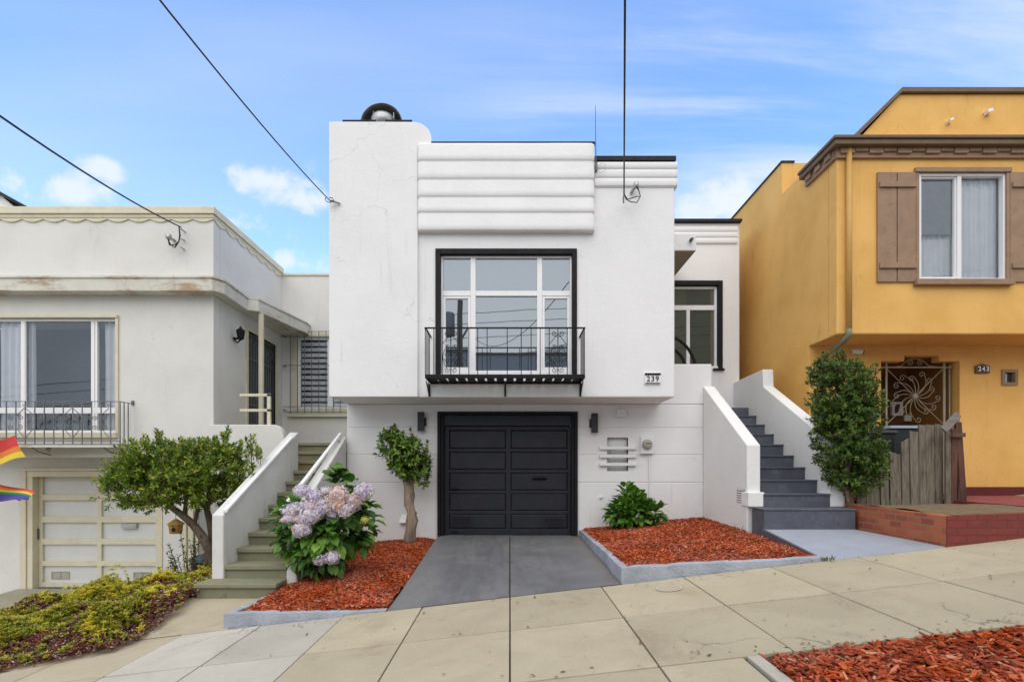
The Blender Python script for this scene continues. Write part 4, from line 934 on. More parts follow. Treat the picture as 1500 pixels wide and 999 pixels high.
# cream garage door
GD=build('garage_door',MB().box(gd[0]+.06,gd[1],yg+.19,yg+.21,-1.12,gd[3]),M['cream'],LH)
m=MB(); m.box(gd[0]-.12,gd[0]+.0,yg-.035,yg+.02,-1.15,gd[3]+.05); m.box(gd[0],gd[0]+.11,yg-.01,yg+.15,-1.15,gd[3]); m.box(gd[0],gd[1],yg-.02,yg+.12,gd[3]-.11,gd[3]-.001); m.box(gd[0]-.12,gd[1]+.03,yg-.05,yg-.001,gd[3]+.001,gd[3]+.06); m.box(gd[1]-.03,gd[1]+.02,yg-.02,yg+.14,-1.15,gd[3]-.111); build('door_frame',m,M['cream'],GD,bev=.006)
qx=lambda v:X(v*.4393,10.17); qz=lambda v:Z(560+v*.4393,10.17)
rws=[(316,374),(393,447),(467,521),(540,595),(612,667)]; cls=[(141,324),(338,519)]
m=MB(); m.wall(gd[0]+.112,gd[1]-.032,-1.10,gd[3]-.112,yg+.12,yg+.16,[(qx(c[0]),qx(c[1]),qz(r[1]),qz(r[0])) for r in rws for c in cls]); build('door_rails',m,M['cream'],GD,bev=.005)
for r in rws:
    for c in cls: build('door_panel',MB().box(qx(c[0])-.01,qx(c[1])+.01,yg+.165,yg+.185,qz(r[1])-.01,qz(r[0])+.01),M['lgrey'],GD)
m=MB().box(qx(405),qx(456),yg+.10,yg+.164,qz(486),qz(471)); m.box(qx(409),qx(452),yg+.095,yg+.0995,qz(482),qz(474)); build('mail_slot',m,M['galv'],GD)
for (a,b,c,e) in ((166,226,657,631),(440,500,657,633)):
    m=MB(); frame_ring(m,qx(a),qx(b),qz(c),qz(e),.015,yg+.15,yg+.164); m.box((qx(a)+qx(b))/2-.008,(qx(a)+qx(b))/2+.008,yg+.15,yg+.164,qz(c),qz(e)); 
    for k in range(6): z_=qz(c)+.02+k*(qz(e)-qz(c)-.04)/5; m.box(qx(a)+.015,qx(b)-.015,yg+.156,yg+.163,z_-.006,z_+.006)
    build('vent_grille',m,paint('tan_vent',(.42,.38,.30),.6),GD)
build('door_handle',MB().box(qx(123),qx(132),yg+.09,yg+.12,qz(522),qz(487)),M['dmetal'],GD)
# cream side-door posts right of the garage
m=MB(); m.box(X(268,10),X(273,10),yg-.06,yg-.002,-1.0,Z(746,10)); m.box(X(277,10),X(284,10),yg-.08,yg-.002,-1.0,Z(746,10)); m.box(X(286,10),X(290,10),yg-.05,yg-.002,-1.0,Z(746,10)); build('side_door_trim',m,M['cream'],LH)
build('side_door',MB().box(X(290.3,10),X(304,10),yg-.03,yg-.003,-1.0,Z(748,10)),paint('dim_side_door',(.30,.30,.29),.6),LH)
# porch parapet, landing
m=MB(); px_=[(lx+.001,.0)]
poly=[(lx+.001,-1.2),(lx+.001,2.05),(-4.55,2.05)]
for k in range(7):
    a=math.pi/2*k/6; poly.append((-4.33+.2*math.sin(a)-.0,1.80+.25*math.cos(a)))
poly+=[(-4.13,-1.2)]
m.prism([(x,Y(9.35),z) for x,z in poly],(0,.16,0)); build('porch_parapet',m,M['left_white'],LH,bev=.015)
build('porch_floor',MB().box(lx+.002,-2.97,Y(10.0),yk-.001,1.4,1.70),M['olive'],LH)
m=MB()
for z_ in (2.32,2.60): m.box(X(352,9.45)+.0,X(397,9.45),Y(9.42),Y(9.47),z_-.025,z_+.025)
m.box(X(392,9.45),X(397,9.45),Y(9.42),Y(9.47),2.05,2.626); build('porch_rail',m,M['cream'],LH,bev=.005)
dl_=thing('wall_lantern',(lx+.1,Y(10.2),3.9),'black carriage lantern on side wall beside the security door','wall lantern')
c1=(lx+.16,Y(10.15),Z(489,10.15)); build('lantern_body',MB().lathe([(.03,-.12),(.06,-.10),(.085,.06),(.03,.11),(.012,.15)],c1,8),M['iron'],dl_); build('lantern_arm',MB().tube([(lx+.01,Y(10.2),c1[2]-.1),(lx+.08,Y(10.18),c1[2]-.17),(c1[0],c1[1],c1[2]-.12)],.015,6).lathe([(.06,0),(.06,.02)],(lx+.03,Y(10.2)+.0,c1[2]-.09),10),M['iron'],dl_)

# left stairs
LS=thing('side_stairs',(-3.4,Y(6.8),-.4),'olive painted concrete steps with weathered white side walls, left of lavender hydrangea','stairs')
def lstep(k): return 6.8+.31*(k-1), -.048+.18*(k-1)
m=MB(); m.box(-3.98,-2.97,Y(6.50),Y(6.84),-.65,-.28); m.box(-4.0,-2.95,Y(6.46),Y(6.84),-.279,-.222); build('step',m,M['olive'],LS,bev=.012)
for k in range(1,12):
    d_,z_=lstep(k); sk=.0 if k<7 else -.02*(k-6)
    m=MB(); xr=-2.965-.045*(d_-6.8)
    xlft=-3.805 if k<8 else -3.805-.1*(k-7)
    m.box(xlft,xr,Y(d_+.035),Y(d_+.36 if k<11 else 10.4),z_-.5,z_-.062); m.box(xlft,xr,Y(d_),Y(d_+.36 if k<11 else 10.4),z_-.0615,z_)
    build('step',m,M['olive'],LS,bev=.01)
cheek('side_wall',-3.956,-3.80,6.79,9.2,.62,1.90,-.7,LS,M['left_cheek'])
def capr(m,xa,xb,d0,z0,d1,z1,t_,sk=0):
    m.hexa([(xa,Y(d0),z0),(xb,Y(d0),z0),(xb+sk,Y(d1),z1),(xa+sk,Y(d1),z1),(xa,Y(d0),z0+t_),(xb,Y(d0),z0+t_),(xb+sk,Y(d1),z1+t_),(xa+sk,Y(d1),z1+t_)])
m=MB(); capr(m,-3.83,-3.765,6.82,.645,8.9,1.76,.045); build('handrail',m,M['vinyl'],LS,bev=.008)
cheek('side_wall',-2.95,-2.81,6.75,9.24,.58,1.82,-.5,LS,M['left_cheek'],skew=-.056)
m=MB(); capr(m,-3.01,-2.955,6.66,.65,9.19,1.84,.05,-.06); build('handrail',m,M['vinyl'],LS,bev=.008)
m=MB()
for t_ in (.15,.92): 
    d_=6.66+2.53*t_; z_=.65+1.19*t_; m.tube([(-2.98-.06*t_,Y(d_),z_),(-2.92-.06*t_,Y(d_+.02),z_-.05)],.012,6)
build('rail_bracket',m,M['galv'],LS)
wcaps=[]
# distant roof at far left
m=MB(); m.prism([(-24,Y(20),Z(296,20)+.3),(X(2,20),Y(20),Z(294,20)+.2),(X(18,20),Y(20),Z(301,20)),(X(22,20),Y(20),0),(-24,Y(20),0)],(0,6,0)); dh=tag(build('far_house',m,M['opp']),'roof corner of a far house above the grey-white house','house')
m=MB(); m.hexa([(-24,Y(19.8),Z(296,20)+.31),(X(2,20),Y(19.8),Z(294,20)+.21),(X(2,20),Y(26.1),Z(294,20)+.21),(-24,Y(26.1),Z(296,20)+.31),(-24,Y(19.8),Z(296,20)+.45),(X(2,20),Y(19.8),Z(294,20)+.33),(X(2,20),Y(26.1),Z(294,20)+.33),(-24,Y(26.1),Z(296,20)+.45)]); m.hexa([(X(2,20)+.001,Y(19.8),Z(294,20)+.21),(X(24,20),Y(19.8),Z(299,20)),(X(24,20),Y(26.1),Z(299,20)),(X(2,20)+.001,Y(26.1),Z(294,20)+.21),(X(2,20)+.001,Y(19.8),Z(294,20)+.33),(X(24,20),Y(19.8),Z(299,20)+.1),(X(24,20),Y(26.1),Z(299,20)+.1),(X(2,20)+.001,Y(26.1),Z(294,20)+.33)])
build('roof',m,M['roof'],dh)

# ------------------------------------------------------------------ yellow house
YH=thing('ochre_house',(8,0,.8),'ochre stucco house with brown shutters and ironwork entry gate, uphill neighbour','house')
DU=8.2; yu=Y(DU); xY=5.235; UZ=Z(489,DU); UT=Z(203,DU); DQ=8.97; yq=Y(DQ)
yw_=(X(1341,DU),X(1476,DU),Z(411,DU),Z(254,DU))
m=MB(); m.wall(xY,14,UZ,UT,yu,yu+.22,[yw_]); build('upper_wall',m,M['yellow'],YH,bev=.015)
m=MB(); m.box(xY+.002,xY+.22,yu+.221,yq+.0,UZ,UT-.003); m.box(xY+.002,xY+.22,yq,Y(9.86),0,UT-.003); m.box(xY+.002,xY+.22,Y(9.861),9,0,7.13); m.box(xY+.221,14,Y(9.861),Y(10.08),UT-.5,7.13)
build('side_wall',m,M['yellow'],YH)
build('side_coping',MB().box(xY-.02,xY+.24,Y(9.84),9,7.131,7.165),M['roof'],YH)
build('soffit',MB().box(xY+.006,14,yu+.012,yq+.2,UZ-.004,UZ+.2),M['yellow'],YH)
g0,g1,gt,gtt=X(1291,DQ),X(1406,DQ),Z(529,DQ),Z(521,DQ)
m=MB(); hg=[(g0,g1,-1,gt),(X(1325,DQ),X(1376,DQ),gt-.1,gtt)]; sw_=(X(1469,DQ),X(1487,DQ),Z(562,DQ),Z(544,DQ))
m.wall(xY+.22,14,.2,UZ,yq,yq+.18,hg+[sw_]); build('lower_wall',m,M['yellow'],YH,bev=.01)
build('wall_base',MB().box(g1+.05,14,yq-.02,yq-.001,.5,Z(713,DQ)),M['dred'],YH)
# vestibule
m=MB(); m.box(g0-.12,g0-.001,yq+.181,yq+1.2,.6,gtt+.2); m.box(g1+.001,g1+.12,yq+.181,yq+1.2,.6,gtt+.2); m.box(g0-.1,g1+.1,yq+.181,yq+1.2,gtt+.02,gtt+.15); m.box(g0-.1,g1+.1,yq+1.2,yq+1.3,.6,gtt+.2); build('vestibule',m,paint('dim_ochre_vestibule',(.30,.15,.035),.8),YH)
EG=build('entry_door',MB().box(g0+.25,g1-.1,yq+1.12,yq+1.19,.8,gtt-.15),paint('brown_door',(.10,.05,.02),.5),YH)
for (px,py,r_) in ((1319,598,8),(1363,590,10)):
    a,b,c,e=X(px-r_,9.95),X(px+r_,9.95),Z(py+r_+2,9.95),Z(py-r_-2,9.95); m=MB(); frame_ring(m,a,b,c,e,.045,yq+1.05,yq+1.11); f=build('door_window',m,M['lgrey'],EG)
    build('pane',MB().box(a+.04,b-.04,yq+1.07,yq+1.09,c+.04,e-.04),M['glass'],f)
build('notice',MB().box(X(1331,9.95),X(1352,9.95),yq+1.08,yq+1.11,Z(616,9.95),Z(607,9.95)),M['lgrey'],EG)
# iron sunburst gate
yi=yq+.11
GT=build('iron_gate',MB().box(g0+.05,g0+.07,yi,yi+.02,.8,gt-.04).box(g1-.09,g1-.07,yi,yi+.02,.8,gt-.04).box(X(1297.5,9.08),X(1300,9.08),yi,yi+.02,.8,gt).box(X(1382,9.08),X(1385,9.08),yi,yi+.02,.8,gt).box(g0+.02,g1-.03,yi+.003,yi+.017,Z(539,9.08),Z(537,9.08)),M['tan_iron'],YH)
gc=Vector((X(1341,9.08),yi+.01,Z(580.5,9.08)))
m=MB(); m.lathe([(.045,0),(.045,.015),(.02,.03),(.001,.03)],gc,14,axis='y')
for k in range(14):
    a=2*math.pi*k/14+.12; rr=.36+.05*math.sin(k*2.3)
    pts=[]
    for q in range(13):
        t_=q/12; aa=a+.55*t_*t_; pts.append((gc.x+rr*t_*math.cos(aa),gc.y,gc.z+rr*t_*math.sin(aa)))
    e=Vector(pts[-1]); aa=a+.55+math.pi*.5
    cc=e+Vector((math.cos(aa),0,math.sin(aa)))*.06
    a0=math.atan2(e.z-cc.z,e.x-cc.x)
    pts+=[(cc.x+.06*(1-.045*q)*math.cos(a0+q*.42),gc.y,cc.z+.06*(1-.045*q)*math.sin(a0+q*.42)) for q in range(1,20)]
    m.tube(pts,.0055,5)
for (sx,sz) in ((-1,1),(1,1),(-1,-1),(1,-1)):
    m.tube([(gc.x+sx*.06,gc.y+.004,gc.z+sz*.06),(gc.x+sx*.5,gc.y+.004,gc.z+sz*.49)],.007,5)
for s_ in (-1,1): m.tube(spiral(gc.x+s_*.09,Z(531,9.08),.06,1.4,.2,s_,yi+.01),.007,5)
m.tube([(gc.x-.45,yi+.01,Z(538,9.08)),(gc.x-.25,yi+.01,Z(536,9.08)),(gc.x-.12,yi+.01,Z(527,9.08)),(gc.x,yi+.01,Z(525,9.08)),(gc.x+.12,yi+.01,Z(527,9.08)),(gc.x+.25,yi+.01,Z(536,9.08)),(gc.x+.45,yi+.01,Z(538,9.08))],.008,5)
build('sunburst',m,M['tan_iron'],GT)
# small square window
f=build('small_window',MB().box(sw_[0],sw_[1],yq+.14,yq+.16,sw_[2],sw_[3]),M['lgrey'],YH)
m=MB(); frame_ring(m,sw_[0]-.03,sw_[1]+.03,sw_[2]-.03,sw_[3]+.03,.05,yq-.025,yq+.04); build('window_frame',m,M['brown'],f)
build('pane',MB().box(sw_[0]+.02,sw_[1]-.02,yq+.05,yq+.06,sw_[2]+.02,sw_[3]-.02),M['glass'],f)
# cornice with stepped dentils
cz=Z(197,8.0); ex0=xY-.16; ye=Y(8.0)
m=MB(); m.box(ex0,14,ye,yu+.3,cz-.05,cz); m.box(ex0+.03,14,ye+.03,yu+.0,cz-.13,cz-.0501); 
m.box(ex0,xY+.1,yu+.301,Y(9.05),cz-.05,cz); m.box(ex0+.03,xY+.0,yu+.001,Y(9.05),cz-.13,cz-.0501); build('cornice',m,M['dbrown'],YH,bev=.01)
m=MB(); m.box(xY-.03,14,yu-.05,yu-.001,cz-.27,cz-.1301); k=0; xx=xY+.02
m.box(xY-.05,xY-.001,yu,Y(9.0),cz-.27,cz-.1301)
while xx<14: m.box(xx,xx+.22,yu-.085,yu-.0505,cz-.215,cz-.135); m.box(xx+.23,xx+.43,yu-.085,yu-.0505,cz-.185,cz-.135); xx+=.45
yy=yu+.05
while yy<Y(8.85): m.box(xY-.085,xY-.0505,yy,yy+.15,cz-.215,cz-.135); yy+=.27
build('dentil_band',m,M['brown'],YH)
# upper gable behind the cornice
m=MB(); dg=8.45; m.prism([(X(1240,dg),Y(dg),cz),(X(1318,dg),Y(dg),Z(139,dg)),(14,Y(dg),Z(139,dg)),(14,Y(dg),cz)],(0,3,0)); build('upper_gable',m,M['yellow'],YH)
m=MB(); a=(X(1233,dg),cz+.0); b=(X(1318,dg),Z(138,dg)); 
m.prism([(a[0],Y(dg)-.06,a[1]),(b[0],Y(dg)-.06,b[1]),(b[0],Y(dg)-.06,b[1]+.07),(a[0]-.06,Y(dg)-.06,a[1]+.0)],(0,3.1,0)); m.prism([(b[0]+.001,Y(dg)-.06,b[1]),(14,Y(dg)-.06,b[1]),(14,Y(dg)-.06,b[1]+.06),(b[0]+.001,Y(dg)-.06,b[1]+.07)],(0,3.1,0)); build('roof',m,M['dbrown'],YH)
for (px,py) in ((1388,180),(1444,167)):
    m=MB(); x_,z_=X(px,dg),Z(py,dg); k_=.6 if px<1400 else .9; m.obox((x_,Y(dg)-.05,z_),(.045*k_,0,.015),(0,.04,0),(-.01,0,.026*k_)); m.tube([(x_-.02,Y(dg)-.03,z_-.02),(x_-.03,Y(dg)-.001,z_-.05)],.008,6); build('roof_spotlight',m,M['vinyl'],YH)
# window, frame, shutters
YW=build('sliding_window',MB().box(yw_[0],yw_[1],yu+.7,yu+.74,yw_[2],yw_[3]),M['room'],YH)
m=MB(); m.box(yw_[0]-.03,yw_[1]+.03,yu-.05,yu+.03,yw_[3],yw_[3]+.07); m.box(yw_[0]-.04,yw_[1]+.04,yu-.09,yu+.03,yw_[2]-.09,yw_[2]-.001); m.box(yw_[0]-.01,yw_[0]+.04,yu-.03,yu+.05,yw_[2],yw_[3]-.001); m.box(yw_[1]-.04,yw_[1]+.01,yu-.03,yu+.05,yw_[2],yw_[3]-.001); build('casing',m,M['brown'],YW,bev=.005)
m=MB(); q0,q1=X(1346,DU),X(1473,DU); frame_ring(m,q0,q1,yw_[2]+.001,yw_[3]-.002,.04,yu+.0,yu+.09); m.box(X(1403,DU),X(1409,DU),yu+.006,yu+.09,yw_[2]+.04,yw_[3]-.042); frame_ring(m,q0+.041,X(1403,DU)-.001,yw_[2]+.042,yw_[3]-.043,.025,yu+.03,yu+.09); build('window_frame',m,M['vinyl'],YW,bev=.004)
m=MB(); m.add([(q0,yu+.07,yw_[2]),(q1,yu+.07,yw_[2]),(q1,yu+.07,yw_[3]),(q0,yu+.07,yw_[3])],[(0,1,2,3)]); build('pane',m,M['glassclear'],YW)
curtain('curtain',X(1396,DU),q1+.1,yw_[2],yw_[3],yu+.15,YW,M['curtain'],.02,14)
curtain('curtain',q0-.1,X(1402,DU),yw_[2],yw_[3],yu+.17,YW,M['curtain'],.012,14)
m=MB(); m.add([(q0+.06,yu+.085,Z(340,DU)),(X(1402,DU),yu+.085,Z(340,DU)),(X(1402,DU),yu+.085,yw_[3]-.06),(q0+.06,yu+.085,yw_[3]-.06)],[(0,1,2,3)]); build('roller_blind',m,M['greyblind'],YW)
for (a,b) in ((1283.5,1340.5),(1477,1533)):
    c,e=Z(414,DU),Z(254,DU); mid=(a+b)/2
    s_=build('shutter',MB().box(X(a,DU),X(mid,DU)-.008,yu-.035,yu-.002,c,e).box(X(mid,DU)+.008,X(b,DU)-.012,yu-.035,yu-.002,c,e).box(X(mid,DU)-.008,X(mid,DU)+.008,yu-.012,yu-.002,c,e),M['brown'],YH,bev=.004)
    for zc in (Z(273,DU),Z(391,DU)): build('batten',MB().box(X(a,DU)+.02,X(b,DU)-.02,yu-.065,yu-.036,zc-.042,zc+.042),M['brown'],s_,bev=.004)
# downspout
m=MB(); x_=X(1245,8.12); m.tube([(x_,yu-.06,cz-.1),(x_,yu-.06,UZ+.06)],.042,10); ds=build('downspout',m,M['ochre_pipe'],YH,smooth=True)
m=MB().tube([(x_,yu-.06,UZ+.062),(x_,yu-.055,UZ-.03),(x_-.03,yu+.02,UZ-.11),(X(1222,8.6),Y(8.6),Z(512,8.6)),(X(1207,8.9),yq-.06,Z(522,8.9)),(X(1203,8.93),yq-.06,1.0)],.042,10); build('pipe_elbow',m,M['green_pipe'],ds,smooth=True)
hn2=thing('house_number',(X(1437,DQ),yq,Z(541,DQ)),'brown plaque reading 243 on the ochre house wall','house number')
build('plate',MB().box(X(1427,DQ),X(1447,DQ),yq-.04,yq-.002,Z(547,DQ),Z(536,DQ)).add([(X(1428,DQ),yq-.03,Z(536,DQ)),(X(1446,DQ),yq-.03,Z(536,DQ)),(X(1437,DQ),yq-.03,Z(533,DQ)),(X(1428,DQ),yq-.003,Z(536,DQ)),(X(1446,DQ),yq-.003,Z(536,DQ)),(X(1437,DQ),yq-.003,Z(533,DQ))],[(0,1,2),(3,5,4),(0,2,5,3),(1,4,5,2)]),M['dbrown'],hn2)
build('face',MB().box(X(1430,DQ),X(1444,DQ),yq-.046,yq-.0405,Z(545.5,DQ),Z(537.5,DQ)),M['dark'],hn2)
text_mesh('243',.115,M['vinyl'],'numerals',hn2,(X(1437,DQ),yq-.05,Z(541.5,DQ)))
cm=thing('security_camera',(X(1258,DQ),yq,3.2),'white bullet security camera beside the downspout elbow','camera')
c2=Vector((X(1257,8.9),yq-.05,Z(515,8.9))); build('camera_body',MB().tube([c2+Vector((-.07,.02,.02)),c2+Vector((.06,-.06,-.02))],.04,12),M['vinyl'],cm); build('camera_lens',MB().tube([c2+Vector((.0605,-.0605,-.0201)),c2+Vector((.072,-.068,-.024))],.032,12),M['dark'],cm); build('camera_mount',MB().tube([c2+Vector((-.05,.02,.03)),c2+Vector((-.07,.049,.05))],.02,8),M['vinyl'],cm)

# ------------------------------------------------------------------ brick planter, soil, terrace, fence, bins
PT=.715
m=MB(); m.hexa([(4.78,Y(5.6),gz(4.78,5.6)-.1),(4.88,Y(5.6),gz(4.88,5.6)-.1),(4.98,Y(7.5),.3),(4.88,Y(7.5),.3),(4.78,Y(5.6),PT-.005),(4.88,Y(5.6),PT-.005),(4.98,Y(7.5),PT+.02),(4.88,Y(7.5),PT+.02)])
pbw=MB(); pbw.hexa([(6.38,Y(5.691),.3),(6.42,Y(5.691),.3),(6.42,Y(7.7),.3),(6.38,Y(7.7),.3),(6.38,Y(5.691),PT+.045),(6.42,Y(5.691),PT+.045),(6.42,Y(7.7),PT+.07),(6.38,Y(7.7),PT+.07)])
pb=build('brick_planter',m,M['brick'],bev=.008); build('end_wall',pbw,M['redbrick'],pb); tag(pb,'red brick planter wall at foot of the ochre house, front face painted dark red','planter')
m=MB(); m.hexa([(4.881,Y(5.585),gz(4.9,5.6)-.1),(6.42,Y(5.585),gz(6.42,5.6)-.1),(6.42,Y(5.69),gz(6.42,5.6)-.1),(4.881,Y(5.69),gz(4.9,5.6)-.1),(4.881,Y(5.585),PT),(6.42,Y(5.585),PT+.05),(6.42,Y(5.69),PT+.05),(4.881,Y(5.69),PT)]); m.hexa([(4.77,Y(5.585),gz(4.78,5.6)-.1),(4.8805,Y(5.585),gz(4.9,5.6)-.1),(4.8805,Y(5.599),gz(4.9,5.6)-.1),(4.77,Y(5.599),gz(4.78,5.6)-.1),(4.77,Y(5.585),PT-.003),(4.8805,Y(5.585),PT-.001),(4.8805,Y(5.599),PT-.001),(4.77,Y(5.599),PT-.003)]); build('front_face',m,M['redbrick'],pb)
m=MB(); m.box(4.86,5.02,Y(7.51),Y(7.75),.3,.89); build('end_pier',m,M['redbrick'],pb,bev=.008)
def soilz(x,d): return PT-.03+.05*(x-4.9)/2.5+.02*mnoise.noise((x*3,d*3,0))+.05*math.sin(math.pi*min(max((d-5.6)/2,0),1))
m=MB(); m.grid(lambda u,v:(4.87+1.56*u,Y(5.69+2.1*v),soilz(4.87+1.56*u,5.69+2.1*v)),40,40); struct('soil',m,M['soil'],label='bare dry soil in the brick planter')
m=MB(); m.grid(lambda u,v:(6.40+8*u,Y(5.6+3.36*v),(gz(6.4+8*u,5.6)+.02)*(1-min(1,v*2.2))+(.765+.03*u)*min(1,v*2.2)),8,22); m.grid(lambda u,v:(4.9+1.499*u,Y(7.7+1.26*v),.76),4,4); struct('terrace',m,M['terrace'],label='red painted terrace before the ochre house')
fn=thing('wooden_fence',(5.9,Y(7.45),.7),'leaning weathered grey plank fence standing behind the brick planter soil','fence')
tops=[(1258,700),(1266,690),(1274,684),(1282,678),(1290,672),(1303,664),(1312,661),(1322,664),(1330,640),(1341,628),(1349,621),(1359,621),(1371,620),(1379,620)]
dfn=7.45
pxs=[(1256,1270,672),(1270,1281,684),(1281,1291,670),(1291,1304,666),(1304,1313,662),(1313,1322,664),(1322,1334,648),(1334,1347,631),(1347,1358,621.5),(1358,1371,621),(1371,1383,620.5)]
for i,(a,b,tp) in enumerate(pxs):
    m=MB(); j=random.uniform(-.012,.012); ln=random.uniform(-.015,.015)
    x0,x1=X(a,dfn)+.004,X(b,dfn)-.004; z1=Z(tp,dfn); y0=Y(dfn)+j
    zb=.55; st=6 if i>5 else 10
    m.hexa([(x0,y0,zb),(x1,y0,zb),(x1,y0+.022,zb),(x0,y0+.022,zb),(x0+ln,y0+.03,z1),(x1+ln,y0+.03,z1-(.015 if i!=6 else -.07)),(x1+ln,y0+.052,z1-(.015 if i!=6 else -.07)),(x0+ln,y0+.052,z1)])
    build('plank',m,M['fencewood'],fn,bev=.004)
for (a,b,tp,at,ln,mt_) in ((1386,1393,632,1388,.02,'fencewood'),(1393,1402,628,1395,.03,'redwood'),(1409,1418,618,1409,-.07,'redwood'),(1402.5,1408,690,1403,.05,'redwood')):
    m=MB(); x0,x1=X(a,7.35),X(b,7.35); z1=Z(tp,7.35); m.hexa([(x0,Y(7.35),.6),(x1,Y(7.35),.6),(x1,Y(7.39),.6),(x0,Y(7.39),.6),(x0+ln,Y(7.37),z1),(x1+ln,Y(7.37),z1),(x1+ln,Y(7.41),z1),(x0+ln,Y(7.41),z1)]); build('post_board',m,M[mt_],fn,bev=.004)
m=MB(); m.box(X(1393,7.33),X(1412,7.33),Y(7.30),Y(7.33),Z(640,7.33),Z(634,7.33)); build('rail',m,M['redwood'],fn)
m=MB(); c3=Vector(P(1393,618.5,7.28)); u_=Vector((math.cos(R(47)),0,math.sin(R(47)))); m.obox(c3,u_*.155,(0,.016,0),Vector((-u_.z,0,u_.x))*.05); build('loose_board',m,M['greywood'],fn,bev=.004)
def wbin(px0,px1,pyt,pyl,d,label,lidm):
    t_=thing('wheelie_bin',(X((px0+px1)/2,d),Y(d),.8),label,'bin','bins behind the plank fence')
    x0,x1=X(px0,d),X(px1,d); z1=Z(pyl,d); xa=(x1-x0)*.08
    build('bin_body',MB().hexa([(x0+xa,Y(d)+.06,.8),(x1-xa,Y(d)+.06,.8),(x1-xa,Y(d)+.6,.8),(x0+xa,Y(d)+.6,.8),(x0+.02,Y(d),z1),(x1-.02,Y(d),z1),(x1-.02,Y(d)+.66,z1),(x0+.02,Y(d)+.66,z1)]),M['bin'],t_,bev=.02)
    build('bin_lid',MB().hexa([(x0-.01,Y(d)-.03,z1+.002),(x1+.01,Y(d)-.03,z1+.002),(x1+.01,Y(d)+.7,z1+.002),(x0-.01,Y(d)+.7,z1+.002),(x0+.02,Y(d)-.01,z1+.05),(x1-.02,Y(d)-.01,z1+.05),(x1-.02,Y(d)+.68,Z(pyt,d)+.05),(x0+.02,Y(d)+.68,Z(pyt,d)+.05)]),lidm,t_,bev=.015)
wbin(1272,1316,626,635,7.75,'charcoal bin with dark lid half hidden by the tall shrub',M['bin'])
wbin(1303,1352,624,628,8.0,'charcoal bin with pale blue-grey lid behind the plank fence',M['binlid'])

# ------------------------------------------------------------------ foliage helpers
def rnd_dir():
    while True:
        v=Vector((random.uniform(-1,1),random.uniform(-1,1),random.uniform(-1,1)))
        if .05<v.length<1: return v.normalized()
def shoot(m,p,d,ln,n,L_,W_,droop=.0,spread=1.0,fold=.2,big=False,stem=None):
    d=Vector(d).normalized(); a=d.orthogonal().normalized(); b=d.cross(a); ph=random.uniform(0,6.28)
    for i in range(n):
        t_=(i+.5)/n; q=ph+i*2.4; out=(a*math.cos(q)+b*math.sin(q))
        ld=(d*(.35+.75*t_)+out*spread*(1.1-.4*t_)+Vector((0,0,-droop))).normalized()
        nn=(d*1.0-out*.3+rnd_dir()*.25+Vector((0,0,.4)))
        s_=(.75+.5*random.random())*(1 if t_<.85 else .7)
        m.leaf(Vector(p)+d*ln*t_,ld,nn,L_*s_,W_*s_,fold,0,big)
    if stem is not None: stem.tube([Vector(p)-d*ln*.3,Vector(p)+d*ln],[.006,.003],4,cap=False)
def blob_pts(lobes,n,inner=.55,gap=3.6):
    """points near the skin of a union of ellipsoids, with outward directions"""
    out=[]; wts=[l[3]*l[4]*l[5] for l in lobes]
    while len(out)<n:
        l=random.choices(lobes,wts)[0]; v=rnd_dir(); r=inner+(1-inner)*random.random()**.5
        p=Vector((l[0]+v.x*l[3]*r,l[1]+v.y*l[4]*r,l[2]+v.z*l[5]*r))
        if mnoise.noise(p*gap)<-.2: continue
        g=Vector((v.x/l[3],v.y/l[4],v.z/l[5])).normalized()
        out.append((p,g))
    return out

# flat-topped tree by the left stairs
TR=thing('clipped_tree',(-4.55,Y(8.0),-.7),'wide clipped evergreen tree with bent trunk before the cream garage door','tree')
dT=8.0
m=MB()
def PT3(px,py,d=dT): return Vector(P(px,py,d))
m.tube([PT3(322,905,8.1),PT3(310,840,8.1),PT3(306,805,8.05),PT3(296,785,8.0),PT3(283,768,8.0),PT3(268,755,8.0),PT3(250,742,8.0),PT3(235,722,8.0),PT3(222,700,8.0)],[.085,.075,.07,.068,.062,.055,.045,.035,.02],10)
m.tube([PT3(311,838,8.1),PT3(313,800,8.15),PT3(308,765,8.15),PT3(302,742,8.1),PT3(310,715,8.1),PT3(325,690,8.1)],[.06,.058,.052,.045,.035,.02],9)
for (a,b,r_) in (((270,757),(268,700),.035),((250,742),(200,705),.03),((302,742),(340,700),.03),((285,770),(290,700),.03),((303,742),(280,690),.025)):
    m.tube([PT3(*a),PT3((a[0]+b[0])/2+4,(a[1]+b[1])/2,dT+.05),PT3(*b)],[r_,r_*.75,r_*.4],7)
build('trunk',m,M['darkbark'],TR,smooth=True)
lobes=[]
for (px,py,rx,ry,rz) in ((200,700,.42,.5,.36),(245,690,.5,.6,.42),(300,690,.5,.6,.42),(335,680,.36,.45,.32),(190,722,.33,.45,.24),(230,730,.35,.5,.18),(290,728,.45,.5,.2),(335,722,.33,.4,.16),(362,668,.13,.2,.10),(220,668,.34,.4,.22),(330,655,.22,.3,.15)):
    c=PT3(px,py); lobes.append((c.x,c.y,c.z,rx,ry,rz))
m=MB(); st=MB()
for p,g in blob_pts(lobes,1650,.35,gap=4.2):
    d_=(g*.55+Vector((0,0,.55))+rnd_dir()*.45)
    shoot(m,p,d_,random.uniform(.07,.14),10,.075,.032,.05,1.0,.18,False,st if random.random()<.35 else None)
